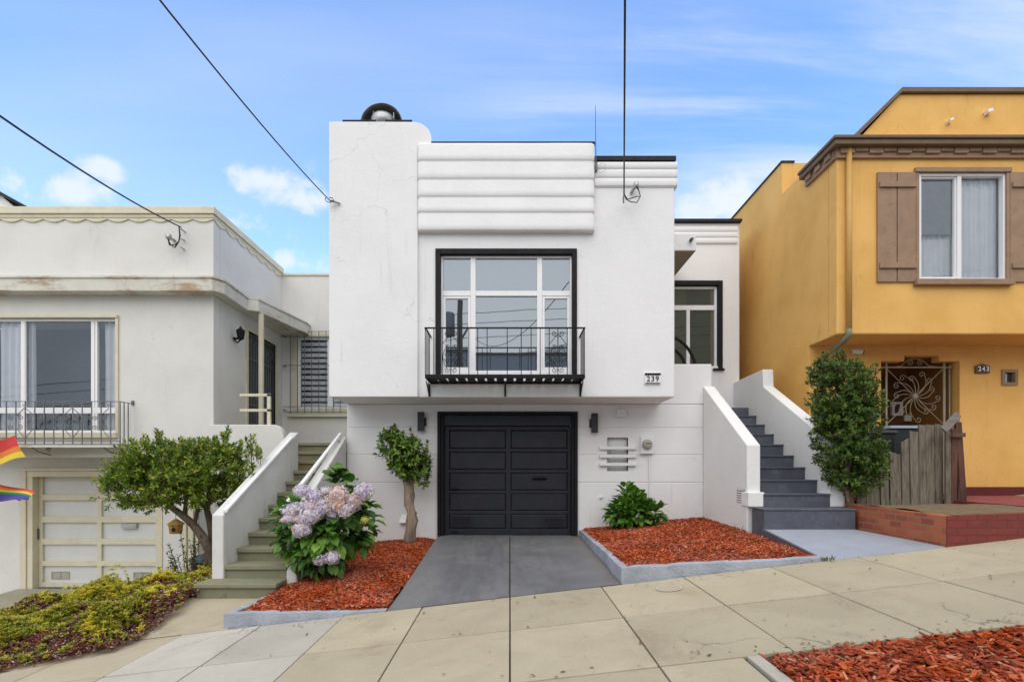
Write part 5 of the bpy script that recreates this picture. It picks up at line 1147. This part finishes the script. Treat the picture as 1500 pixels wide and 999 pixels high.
# long upright shoots along the top
for (px,py) in ((195,655),(231,645),(236,640),(262,650),(283,648),(300,655),(318,650),(330,640),(333,637),(352,655),(366,650),(372,660),(378,662),(212,650),(274,655),(165,690),(160,715)):
    for k in range(3):
        p=PT3(px+random.uniform(-4,4),py+random.uniform(4,16),dT+random.uniform(-.2,.2)); shoot(m,p,(random.uniform(-.3,.5) if px>340 else random.uniform(-.25,.25),random.uniform(-.2,.2),1),.19,15,.078,.032,0,.8,.18,False,st)
for k in range(60):
    p=PT3(random.uniform(160,374),random.uniform(650,735),dT-.35+random.uniform(-.1,.3)); shoot(m,p,(random.uniform(-.6,.6),random.uniform(-.8,.1),random.uniform(.2,1)),random.uniform(.1,.19),12,.075,.032,.03,.85,.18,False,st)
build('twigs',st,M['darkbark'],TR)['kind']='stuff'
build('crown',m,M['lf_box'],TR)
# birdhouse hanging in the tree
bh=thing('birdhouse',(X(258,7.9),Y(7.9),Z(785,7.9)),'small golden wooden birdhouse hanging under the clipped tree','birdhouse')
bx,by=X(257.5,7.9),Y(7.9); zb=Z(781,7.9); zt=Z(768,7.9)
build('body',MB().lathe([(.085,0),(.10,zt-zb)],(bx,by,zb),8),M['birdh'],bh); build('roof',MB().lathe([(.125,0),(.11,.02),(.02,.085),(.008,.09)],(bx,by,zt+.001),8),M['birdh'],bh)
build('entrance_hole',MB().lathe([(.03,0),(.03,.01)],(bx+.02,by-.083,(zb+zt)/2),14,axis='y'),M['dark'],bh); build('hook',MB().tube([(bx,by,zt+.09),(bx,by,Z(752,7.9))],.004,5),M['iron'],bh)
# thin dark shrub
SH=thing('small_shrub',(X(272,7.9),Y(7.9),-.85),'thin dark small-leaved shrub growing below the birdhouse','shrub')
m=MB(); st=MB(); base=Vector((X(278,7.9),Y(7.9),-.9))
for k in range(26):
    tip=Vector(P(random.uniform(248,304),random.uniform(783,850),7.9+random.uniform(-.25,.2))); mid=base.lerp(tip,.5)+Vector((random.uniform(-.05,.05),random.uniform(-.05,.05),.04))
    st.tube([base,mid,tip],[.008,.006,.003],5,cap=False)
    for q in range(7): 
        t_=.4+.1*q; pp=(mid.lerp(tip,(t_-.5)*2) if t_>.5 else base.lerp(mid,t_*2)); shoot(m,pp,(tip-mid)+rnd_dir()*.15,.06,5,.05,.024,.05,1.1)
build('stems',st,M['darkbark'],SH); build('foliage',m,M['lf_sp'],SH)
bb_=thing('garden_bin',(X(302,8.3),Y(8.3),-.7),'small blue-grey bin tucked behind the white stair wall','bin')
x_,y_=X(301,8.3),Y(8.3); build('body',MB().lathe([(.17,0),(.21,.5)],(x_,y_,-.75),14),M['bin'],bb_); build('lid',MB().lathe([(.225,0),(.225,.05),(.15,.09),(.001,.1)],(x_,y_,-.248),14),M['bluegrey'],bb_)

# small tree with thick trunk by the garage
CT=thing('camellia_tree',(X(601,8.85),Y(8.85),0),'small camellia tree with thick crooked pruned trunk left of the garage','tree')
dc=8.8; m=MB(); pc_=lambda px,py,d=dc:Vector(P(px,py,d))
tr_=[(601,800),(600,788),(602,774),(604,762),(603,750),(599,738),(600,725),(599,714),(597,706)]
m.tube([pc_(*q)+Vector((0,random.uniform(-.02,.02),0)) for q in tr_],[.115,.105,.088,.105,.082,.088,.08,.092,.08],12)
m.tube([pc_(598,708),pc_(592,700),pc_(588,690),pc_(586,680,8.9),pc_(580,665,8.95)],[.065,.05,.035,.02,.008],9); m.tube([pc_(600,712),pc_(606,704),pc_(608,696),pc_(606,688,8.9),pc_(602,675,8.95)],[.05,.045,.034,.02,.008],9); m.tube([pc_(604,755),pc_(608,749)],[.06,.05],8)
for v in range(len(m.v)):
    q=Vector(m.v[v]); nn=mnoise.noise(q*15)*.035; m.v[v]=(q.x+nn,q.y+mnoise.noise(q*13+Vector((5,0,0)))*.03,q.z+mnoise.noise(q*20)*.01)
build('trunk',m,M['bark'],CT,smooth=True)
lobes=[]
for (px,py,rx,ry,rz) in ((578,655,.22,.25,.24),(596,664,.28,.32,.28),(613,682,.17,.25,.22),(592,682,.25,.30,.18),(568,648,.14,.15,.14),(575,638,.1,.1,.12),(617,700,.12,.15,.12),(600,690,.16,.28,.12)):
    c=pc_(px,py,8.7); lobes.append((c.x,c.y,c.z,rx,ry,rz))
m=MB(); st=MB()
for p,g in blob_pts(lobes,330,.3,gap=5): shoot(m,p,g*.5+Vector((0,0,.5))+rnd_dir()*.5,.09,7,.095,.048,.15,1.1,.15,True,st)
for (px,py) in ((572,632),(578,628),(568,638),(584,636)): shoot(m,pc_(px,py+6),(random.uniform(-.2,.2),0,1),.12,8,.085,.042,0,.9,.15,True,st)
for k in range(16):
    p=pc_(random.uniform(560,624),random.uniform(640,712),8.6); shoot(m,p,(p.x-pc_(594,676,8.6).x)*2 and Vector(((p.x+1.52)*1.6,random.uniform(-.3,.1),random.uniform(.2,1))),.17,9,.09,.045,.1,.95,.15,True,st)
build('twigs',st,M['darkbark'],CT)['kind']='stuff'; build('crown',m,M['lf_cam'],CT)

# tall shrub by the right stairs
TS=thing('tall_shrub',(4.95,Y(7.35),.72),'tall two-tiered dark evergreen shrub beside the white stair wall','shrub')
ds_=7.35; pq=lambda px,py,d=ds_:Vector(P(px,py,d)); lobes=[]
for (px,py,rx,ry,rz) in ((1228,560,.34,.35,.34),(1238,590,.42,.4,.32),(1240,615,.38,.4,.26),(1212,545,.16,.2,.2),(1262,585,.2,.25,.2),(1225,645,.30,.3,.24),(1252,660,.32,.35,.26),(1240,690,.26,.3,.24),(1270,672,.2,.25,.2),(1262,708,.22,.22,.12),(1245,702,.24,.26,.16),(1230,675,.26,.28,.2),(1268,690,.24,.26,.2)):
    c=pq(px,py); lobes.append((c.x,c.y,c.z,rx,ry,rz))
m=MB(); st=MB()
for p,g in blob_pts(lobes,1800,.35,gap=4.5): shoot(m,p,g*.7+Vector((0,0,.4))+rnd_dir()*.5,random.uniform(.06,.11),9,.058,.032,.05,1.05,.18,False,st if random.random()<.3 else None)
for (px,py) in ((1204,540),(1212,530),(1226,527),(1236,524),(1240,532),(1252,545),(1270,565),(1278,558),(1196,555),(1192,580),(1282,575),(1276,600),(1288,640),(1290,655)):
    for k in range(2): shoot(m,pq(px+random.uniform(-4,4),py+random.uniform(2,9)),(random.uniform(-.4,.4),0,.8),.16,13,.056,.03,0,.8,.18,False,st)
for k in range(46):
    q=random.random(); side=random.choice((-1,1)); py=random.uniform(535,700); half=44 if py<640 else 36; cx_=1236 if py<640 else 1252
    p=pq(cx_+side*half*random.uniform(.75,1.0),py,7.3); shoot(m,p,(side*random.uniform(.4,1),random.uniform(-.5,.2),random.uniform(.1,.9)),random.uniform(.10,.2),10,.055,.03,.05,.9,.18,False,st)
build('twigs',st,M['darkbark'],TS)['kind']='stuff'; build('foliage',m,M['lf_dark'],TS)
m=MB(); 
for k in range(5): m.tube([Vector((4.95+random.uniform(-.08,.08),Y(7.4),.5)),pq(1240+random.uniform(-8,8),700),pq(1240+random.uniform(-14,14),640),pq(1235+random.uniform(-20,20),570)],[.025,.022,.018,.008],6)
build('stems',m,M['darkbark'],TS)

# hydrangeas
def flower(p,r,mat,parent,out=Vector((0,-1,.4))):
    m=MB(); n=int(330*(r/.12)**2); p=Vector(p)
    for k in range(n):
        q=k*2.39996+random.uniform(-.1,.1); h=1-2*(k+.5)/n; rr=math.sqrt(1-h*h); v=Vector((rr*math.cos(q),rr*math.sin(q),h))
        if v.dot(out)<-.6: continue
        lump=1+.16*mnoise.noise(v*2.6+p*9)
        c=p+Vector((v.x,v.y,v.z*.86))*r*lump*random.uniform(.84,1.06); nn=(v+rnd_dir()*.6).normalized(); a=nn.orthogonal().normalized(); b=nn.cross(a); ph=random.uniform(0,6)
        s_=r*random.uniform(.085,.125)
        vs=[c]; fs=[]
        for q in range(4):
            t_=ph+q*math.pi/2; u=a*math.cos(t_)+b*math.sin(t_); w_=a*math.cos(t_+1.57)+b*math.sin(t_+1.57)
            i=len(vs); vs+=[c+u*s_*.7+w_*s_*.55+nn*s_*.22,c+u*s_*1.2+nn*s_*.12,c+u*s_*.7-w_*s_*.55+nn*s_*.22]; fs.append((0,i,i+1,i+2))
        m.add(vs,fs)
    cr=r*.74; vs=[]; nu,nv=12,8
    m.add([(p.x+cr*math.sin(math.pi*j/nv)*math.cos(2*math.pi*i/nu),p.y+cr*math.sin(math.pi*j/nv)*math.sin(2*math.pi*i/nu),p.z+cr*.8*math.cos(math.pi*j/nv)) for j in range(nv+1) for i in range(nu)],[(j*nu+i,j*nu+(i+1)%nu,(j+1)*nu+(i+1)%nu,(j+1)*nu+i) for j in range(nv) for i in range(nu)])
    return build('flower_head',m,mat,parent)
HY=thing('hydrangea',(X(480,6.78),Y(6.78),-.2),'large hydrangea bush covered in lavender flower heads beside olive steps','hydrangea')
dh_=6.78; ph_=lambda px,py,d=dh_:Vector(P(px,py,d)); zh=lambda a,b:(300+a*.36,580+b*.36)
lobes=[]
for (px,py,rx,ry,rz) in ((478,775,.46,.38,.36),(455,760,.36,.34,.32),(510,770,.34,.34,.32),(480,810,.36,.36,.22),(500,745,.38,.3,.22),(440,790,.24,.26,.24),(525,785,.17,.22,.2),(430,762,.2,.24,.2),(432,790,.2,.24,.2),(445,812,.2,.24,.16)):
    c=ph_(px,py); lobes.append((c.x,c.y,c.z,rx,ry,rz))
m=MB()
for p,g in blob_pts(lobes,980,.45):
    d_=(g+Vector((0,0,-.15))+rnd_dir()*.45).normalized(); nn=(Vector((0,0,1))+g*.7+rnd_dir()*.3); s_=random.uniform(.12,.21); m.leaf(p,d_,nn,s_,s_*.72,.10,0,True)
for (px,py) in ((492,708),(498,694),(505,702),(515,706),(520,716),(508,690),(488,700)):
    for k in range(5): m.leaf(ph_(px,py,6.95),Vector((random.uniform(-1,1),random.uniform(-1,.2),random.uniform(.0,.8))),(0,-.4,1),.19,.135,.12,0,True)
build('foliage',m,M['lf_hyd'],HY)
st=MB()
for k in range(9): st.tube([Vector((X(485,6.8)+random.uniform(-.12,.12),Y(6.85),-.3)),ph_(484+random.uniform(-26,26),780,6.85),ph_(485+random.uniform(-45,35),725,6.8)],[.014,.012,.007],6)
build('stems',st,M['darkbark'],HY)
for (a,b,r_,mk) in ((395,385,.105,'floret'),(447,408,.115,'floret'),(368,462,.11,'floret'),(425,488,.13,'floret'),(397,540,.125,'floret'),(350,497,.09,'floret'),(492,448,.135,'floret'),(545,398,.12,'floret_peach'),(572,462,.115,'floret'),(615,420,.11,'floret_peach'),(648,388,.125,'floret'),(545,440,.11,'floret_peach'),(600,445,.10,'floret'),(468,665,.085,'floret'),(519,657,.095,'floret'),(652,504,.06,'floret_yel'),(330,470,.065,'floret'),(410,445,.09,'floret'),(320,505,.05,'floret_peach'),(490,385,.07,'floret'),(460,475,.1,'floret'),(520,480,.095,'floret'),(390,500,.1,'floret'),(575,425,.1,'floret_peach'),(515,425,.1,'floret_peach'),(430,450,.1,'floret'),(630,405,.09,'floret'),(355,470,.07,'floret')):
    px,py=zh(a,b); flower(Vector(P(px,py,6.42+random.uniform(-.05,.06) if b<600 else 6.36)),r_*.98,M[mk],HY)
YHy=thing('hydrangea',(X(930,8.75),Y(8.75),.2),'low leafy green hydrangea without flowers in the right mulch bed','hydrangea')
lobes=[]; dy_=8.7; py_=lambda px,py,d=dy_:Vector(P(px,py,d))
for (px,py,rx,ry,rz) in ((925,752,.34,.3,.22),(912,755,.24,.25,.18),(945,752,.24,.25,.17),(922,735,.2,.22,.17),(918,722,.1,.12,.12),(958,748,.16,.18,.12),(935,742,.2,.2,.15)):
    c=py_(px,py); lobes.append((c.x,c.y,c.z,rx,ry,rz))
m=MB()
for p,g in blob_pts(lobes,560,.25):
    d_=(g+Vector((0,0,.25))+rnd_dir()*.5).normalized(); nn=(Vector((0,0,1))+g*.5+rnd_dir()*.35); s_=random.uniform(.11,.19); m.leaf(p,d_,nn,s_,s_*.7,.14,0,True)
build('foliage',m,M['lf_hyd2'],YHy)
st=MB()
for k in range(8): st.tube([Vector((X(928,dy_)+random.uniform(-.1,.1),Y(dy_),.12)),py_(928+random.uniform(-25,25),745),py_(928+random.uniform(-30,30),728)],[.012,.01,.006],6)
build('stems',st,M['lf_hyd2'],YHy)

# ------------------------------------------------------------------ succulent bed by the neighbour's path
def rosette(m,c,r,n=11,tilt=.6,up=Vector((0,0,1))):
    ph=random.uniform(0,6.28); a=up.orthogonal().normalized(); b=up.cross(a)
    for k in range(n):
        q=ph+k*2.4; o=a*math.cos(q)+b*math.sin(q); e=.25+1.0*k/n; d_=(o*(1.15-.75*k/n)+up*e*tilt*1.3); s_=r*(1-.55*k/n)
        m.leaf(Vector(c)+up*r*.12*k/n,d_,up-o*.2,s_,s_*.42,.1)
SB_=[(-7.0,5.0),(-5.2,4.96),(-4.05,5.25),(-3.98,6.5),(-4.08,7.4),(-4.3,8.6),(-6.7,8.9),(-6.75,7.0),(-7.2,5.6)]
def sbz(x,d):
    edge=min(1,max(0,(d-5.0)/.7)); e2=min(1,max(0,(-3.98-x)/.5)); e3=min(1,max(0,(x+7.0)/.5))
    rise=.24*min(1,max(0,(d-5.6)/.95))*min(1,max(0,(x+5.3)/1.1))
    return gz(x,min(d,5.6))+.02+rise+(.09+.26*max(0,mnoise.noise((x*1.5,d*1.5,4))+.35))*edge*(.25+.75*e2)*(.3+.7*e3)
red=MB(); grn=MB(); yel=MB(); sca=MB(); vs=0
m=MB(); 
for i in range(40):
    for j in range(44):
        a=-7.2+3.3*(i+.5)/40; b=4.9+4.0*(j+.5)/44
        if inpoly(a+.1,b-.1,SB_) and inpoly(a,b,SB_):
            q=[(-7.2+3.3*ii/40,4.9+4.0*jj/44) for ii,jj in ((i,j),(i+1,j),(i+1,j+1),(i,j+1))]; m.add([(x,Y(d),sbz(x,d)-.03) for x,d in q],[(0,1,2,3)])
struct('bed_soil',m,M['bedsoil'],kind='structure',label='dark soil under the succulent bed')
cnt=0
while cnt<17000:
    a=random.uniform(-7.2,-3.8); b=random.uniform(4.85,8.9)
    inn=inpoly(a,b,SB_)
    if not inn and not (random.random()<.5 and inpoly(a-.07,b+.07,SB_)): continue
    cnt+=1; z_=sbz(a,b); v=mnoise.noise((a*1.1,b*1.1,9)); v2=mnoise.noise((a*2.7,b*2.7,2))
    redzone=(not inn) or (-3.95-a)<.42+.25*v2 or b<5.40+.2*v2 or v<-.12
    up=(Vector((random.uniform(-.35,.35),random.uniform(-.6,.2),1))).normalized()
    if redzone and random.random()<.9: rosette(red,(a,Y(b),z_+random.uniform(-.02,.03)),random.uniform(.024,.048),8,.8,up)
    elif v2>.10 and v>-.05: rosette(yel,(a,Y(b),z_+random.uniform(0,.05)),random.uniform(.035,.075),12,.95,up)
    elif v<-.05 and v2>.2: rosette(sca,(a,Y(b),z_+random.uniform(0,.03)),random.uniform(.03,.05),9,.6,up)
    else: rosette(grn,(a,Y(b),z_+random.uniform(0,.05)),random.uniform(.028,.075),12,.95,up)
for k in range(520):
    a=random.uniform(-6.9,-4.1); b=random.uniform(5.3,8.6)
    if not inpoly(a,b,SB_) or mnoise.noise((a*1.1,b*1.1,9))<-.1: continue
    h_=random.uniform(.05,.17)*(1 if mnoise.noise((a*1.9,b*1.9,6))>-.05 else .5); z_=sbz(a,b); tgt=yel if random.random()<.38 else grn; top=Vector((a+random.uniform(-.03,.03),Y(b)+random.uniform(-.05,.02),z_+h_))
    tgt.tube([(a,Y(b),z_-.02),top],[.006,.004],4,cap=False); rosette(tgt,top,random.uniform(.03,.06),12,1.0)
    if h_>.1: shoot(tgt,Vector((a,Y(b),z_)),top-Vector((a,Y(b),z_)),h_,8,.04,.014,0,1.0)
struct('sedum_ground_cover',red,M['suc_red'],kind='stuff',label='maroon sedum carpet along the bed edge')
struct('green_succulent_cover',grn,M['suc_green'],kind='stuff',label='green succulent rosettes filling the bed')
struct('yellow_succulent_cover',yel,M['suc_yel'],kind='stuff',label='yellow-green succulent rosettes in the bed')
struct('scarlet_sedum_cover',sca,M['suc_scarlet'],kind='stuff',label='scarlet sedum patches in the bed')
def spike(px,py,pb,d,r,label):
    r*=1.25; py-=5
    t_=thing('flowering_succulent',P(px,pb,d),label,'succulent','yellow flowering succulents in the bed')
    b0=Vector(P(px+random.uniform(2,8),pb,d)); tp=Vector(P(px,py,d)); s=MB().tube([b0,b0.lerp(tp,.5)+Vector((.03,0,0)),tp],[.022,.02,.014],7); build('stalk',s,M['suc_green'],t_)
    m=MB()
    for k in range(46):
        v=rnd_dir(); c=tp+Vector((v.x*r,v.y*r,v.z*r*1.15)); rosette(m,c,random.uniform(.025,.045),8,.7,(v+Vector((0,0,.5))).normalized())
    build('flower_head',m,M['suc_yel'],t_)['kind']='stuff'
    m=MB(); rosette(m,b0+Vector((0,0,.03)),.13,20,.8); build('rosette',m,M['suc_green'],t_)
spike(170,848,868,7.0,.095,'tallest yellow succulent flower head, in front of the cream garage door')
spike(237,848,862,7.4,.085,'yellow succulent flower head below the thin dark shrub')
spike(289,855,872,7.2,.10,'yellow succulent flower cluster at the foot of the white stair wall')
spike(67,880,897,6.9,.06,'small pale yellow succulent flower at the driveway edge')
spike(104,873,890,6.9,.07,'pale yellow succulent flower head right of the small driveway-edge one')

# ------------------------------------------------------------------ rainbow flags
cols=[(.62,.03,.025),(.75,.20,.02),(.80,.62,.03),(.03,.25,.06),(.03,.06,.33),(.13,.03,.22)]
fm=[paint('flag_stripe',tuple(x*.85+.02 for x in c),.8,.05,5,0) for c in cols]
def flag(pole0,pole1,corners,stripes,label,amp=.05):
    t_=thing('rainbow_flag',pole1,label,'flag','rainbow flags under the neighbour balcony')
    build('flagpole',MB().tube([pole1,pole0],.012,8),M['giron'],t_)
    a,b,c,e=[Vector(q) for q in corners]
    m=MB(); n=len(stripes)
    for s_ in range(n):
        def fn_(u,v,s_=s_):
            vv=(s_+v)/n; p=(a.lerp(e,vv)).lerp(b.lerp(c,vv),u); return tuple(p+Vector((0,amp*math.sin(u*9+vv*2.5),-.16*math.sin(math.pi*u)+amp*.9*math.sin(u*7+1+vv))))
        m.grid(fn_,24,2,s_)
    build('flag_cloth',m,[fm[k] for k in stripes],t_,smooth=True)
df=8.6
flag(P(-60,700,8.9),P(30,733,9.95),[P(-75,640,df),P(50,725,df),P(46,734,df),P(-75,702,df)],[0,1,2,3,4,4,5],'lower rainbow flag beside the cream garage door',amp=.055)
flag(P(-90,600,8.6),P(20,660,9.45),[P(-95,622,df),P(20,642,df),P(42,671,df),P(-95,668,df)],[0,0,1,2],'upper rainbow flag under the neighbour balcony, its yellow corner showing',amp=.055)

# ------------------------------------------------------------------ utility cover, litter, weeds
uc=thing('utility_cover',(X(980,5.2),Y(5.2),gz(1.6,5.2)),'round concrete utility cover in the sidewalk below the mulch kerb','utility cover')
ucx,ucd=X(980,5.22),5.22
def disc(m,r0,r1,zo,n=32):
    vs=[]
    for r_ in (r0,r1):
        for k in range(n):
            q=2*math.pi*k/n; x_=ucx+r_*math.cos(q); d_=ucd+r_*math.sin(q); vs.append((x_,Y(d_),gz(x_,d_)+zo))
    if r0<=.001: m.add(vs[n:],[tuple(range(n))])
    else: m.add(vs,[(k,(k+1)%n,n+(k+1)%n,n+k) for k in range(n)])
m=MB(); disc(m,.0,.105,.006); build('lid',m,M['walk'],uc); m=MB(); disc(m,.108,.128,.007); build('rim',m,M['walkw'],uc)
m=MB()
for k in range(300):
    a=random.uniform(-3,5.5); b=random.choice([random.uniform(3.45,5.58),random.uniform(5.3,5.58),random.choice(dj[1:3])+random.gauss(0,.04),3.43+abs(random.gauss(0,.12))])
    if a<1.6 and b<3.45 and False: continue
    s_=random.uniform(.006,.028) if random.random()<.85 else random.uniform(.03,.05); v=rnd_dir(); m.leaf((a,Y(b),gz(a,b)+.007),(v.x,v.y,.15),(v.y*.3,.3,1),s_,s_*.55,.2)
for (x0_,x1_,d0_,d1_,n_) in ((1.3,3.6,5.35,5.6,70),(-3.0,-1.3,5.35,5.6,40),(1.7,8,3.42,3.6,160),(-1.3,-1.0,5.7,9,40)):
    for k in range(n_):
        a=random.uniform(x0_,x1_); b=d0_+(d1_-d0_)*random.random()**2 if d0_<3.5 else random.uniform(d0_,d1_); z_=(gz(a,b) if b<5.6 else dz_(a,b))+.006; v=rnd_dir(); s_=random.uniform(.012,.045); m.leaf((a,Y(b),z_),(v.x,v.y,.08),(0,0,1),s_,s_*.35,.1)
struct('leaf_litter',m,M['litter'],kind='stuff',label='scattered dry bits of leaf and bark on the sidewalk')
m=MB()
for (wx,wd,nn,hh) in ((3.45,5.58,26,.06),(1.9,9.1,24,.08),(-1.75,8.75,24,.08),(3.35,7.6,8,.1)):
    for k in range(nn):
        a=wx+random.gauss(0,.06); b=wd+random.gauss(0,.03); zb=(gz(a,b) if b<5.7 else (rbz(a,b) if a>0 else lbz(a,b))); v=rnd_dir(); m.leaf((a,Y(b),zb),(v.x*.6,v.y*.6,1),(v.y,-v.x,.2),hh*random.uniform(.5,1.2),.012,.1)
struct('weeds',m,M['weed'],kind='stuff',label='small green weed tufts along kerbs and walls')

# ------------------------------------------------------------------ overhead service wires, the utility pole and houses across the street
PX,PD=-2.47,-8.0; pzb=gz(PX,2.3)
up=thing('utility_pole',(PX,Y(PD),pzb),'wooden utility pole with transformer across the street, mirrored in picture window','utility pole')
build('shaft',MB().tube([(PX,Y(PD),pzb-.3),(PX+.03,Y(PD),9.5)],[.19,.13],12),M['pole'],up)
build('transformer',MB().lathe([(.2,0),(.3,.06),(.3,1.05),(.27,1.15),(.1,1.2)],(PX-.52,Y(PD),7.75),16),M['galv'],up,smooth=True)
build('bracket_arm',MB().box(PX-.4,PX,Y(PD)-.04,Y(PD)+.04,7.0,7.08).tube([(PX+.1,Y(PD),7.6),(PX+.5,Y(PD),8.3)],.05,6),M['dmetal'],up)
dA=8.28
def sag(A,B,a,n=40):
    A,B=Vector(A),Vector(B); T=A.y-B.y; b=(B.z-A.z+a*T)/(T*T)
    return [(A.x+(B.x-A.x)*k/n,A.y+(B.y-A.y)*k/n,A.z-a*T*k/n+b*(T*k/n)**2) for k in range(n+1)]
def swire(A,B,a,r_,label): return tag(build('service_wire',MB().tube(sag(A,B,a),r_,6),M['wire'],smooth=True),label,'wire','service wires from the pole')
swire(P(485,296,dA),(PX-.1,Y(PD),5.8),.19,.008,'thin black wire from sky down to the chimney pier')
swire(P(265,333,9.4),(PX+.1,Y(PD),5.3),.272,.012,'thick black wire ending at the grey-white house front')
swire(P(914,287,8.22),(-1.70,Y(PD+.2),7.63),.16,.011,'thick black wire dropping vertically to the white house front')
def anchor(a,label,kind,dpl):
    t_=thing('wire_anchor',P(*a,dpl),label,'wire anchor','cable brackets on the house fronts'); return t_
t_=anchor((488,295),'small metal wire clamp on the white chimney pier','c',dA)
build('clamp',MB().tube([P(484,294,8.25),P(498,298,8.31)],.02,8),M['galv'],t_)
build('wire_loop',MB().tube([P(x_,z_,8.24) for x_,z_ in ((478,288),(476,292),(479,296),(484,297),(489,294),(487,290),(482,290))],.006,5),M['wire'],t_)
t_=anchor((925,285),'grey weatherhead with looped cables on the white house front','w',8.3)
c=Vector(P(932,271,8.27)); build('weatherhead',MB().lathe([(.03,-.05),(.045,-.02),(.04,.03),(.015,.05)],c,10).tube([c,c+Vector((-.06,.1,-.08))],.025,8),M['galv'],t_,smooth=True)
for off,lo in ((0,297),(2,292)):
    build('cable_loop',MB().tube([P(914+off*.3,262,8.2),P(914.5,285,8.2),P(917+off,292,8.22),P(924,lo-1,8.22),P(933,lo-off*2,8.22),P(938,288,8.22),P(936,280,8.22),P(932+off,274,8.24)],.008,6,cap=False),M['wire'],t_)
build('insulator',MB().tube([P(913,288,8.24),P(913.5,298,8.3)],.014,8),M['galv'],t_)
t_=anchor((258,345),'grey weatherhead with looped cables on the grey-white house front','w',9.4)
c=Vector(P(247,347,9.35)); build('weatherhead',MB().lathe([(.035,-.05),(.055,-.02),(.045,.04),(.015,.06)],c,10).tube([c,c+Vector((.03,.13,-.02))],.025,8),M['galv'],t_,smooth=True)
for off,lo in ((0,363),(2,359)):
    build('cable_loop',MB().tube([P(262,331,9.34),P(264-off*.4,345,9.32),P(262,354,9.32),P(256,lo,9.33),P(250-off,359,9.33),P(246,350,9.34)],.01,6,cap=False),M['wire'],t_)
for q0,q1 in (((264,335),(271,340)),((264,350),(270,352)),((264,362),(270,366))): build('insulator',MB().tube([P(*q0,9.40),P(*q1,9.49)],.015,8),M['galv'],t_)
for i,(x0,x1,h,lab) in enumerate(((-11,-2.4,8.4,'pale stucco house across the street behind the pole'),(-2.2,5.5,8.2,'pale stucco house across the street facing the white house'),(5.7,11.6,7.4,'pale stucco house across the street on the uphill side'),(12.2,20,14.5,'tall olive brown house across the street, mirrored in the wing window'))):
    oh=tag(build('opposite_house',MB().box(x0,x1,Y(-22),Y(-14),-3,h),M['opp'] if i<3 else M['oliveh']),lab,'house','houses across the street')
    build('coping',MB().box(x0-.1,x1+.1,Y(-22),Y(-13.9),h+.001,h+.15),M['black'],oh)
    for xx in (x0+1.2,x0+4.6): build('window',MB().box(xx,xx+1.7,Y(-13.99),Y(-13.95),4.2,6),M['glass'],oh)
for k,(za,zb_) in enumerate(((8.8,8.6),(8.3,8.5),(7.6,7.8))):
    m=MB().tube([(-40,Y(PD+.2),za-4.2),(-20,Y(PD+.2),za-2.7),(PX,Y(PD+.2),za),(15,Y(PD+.2),za+.9),(40,Y(PD+.2),za+4.5)],.015,5)
    tag(build('street_wire',m,M['wire']),'black street wire along the far side, mirrored in the picture window','wire','street wires')
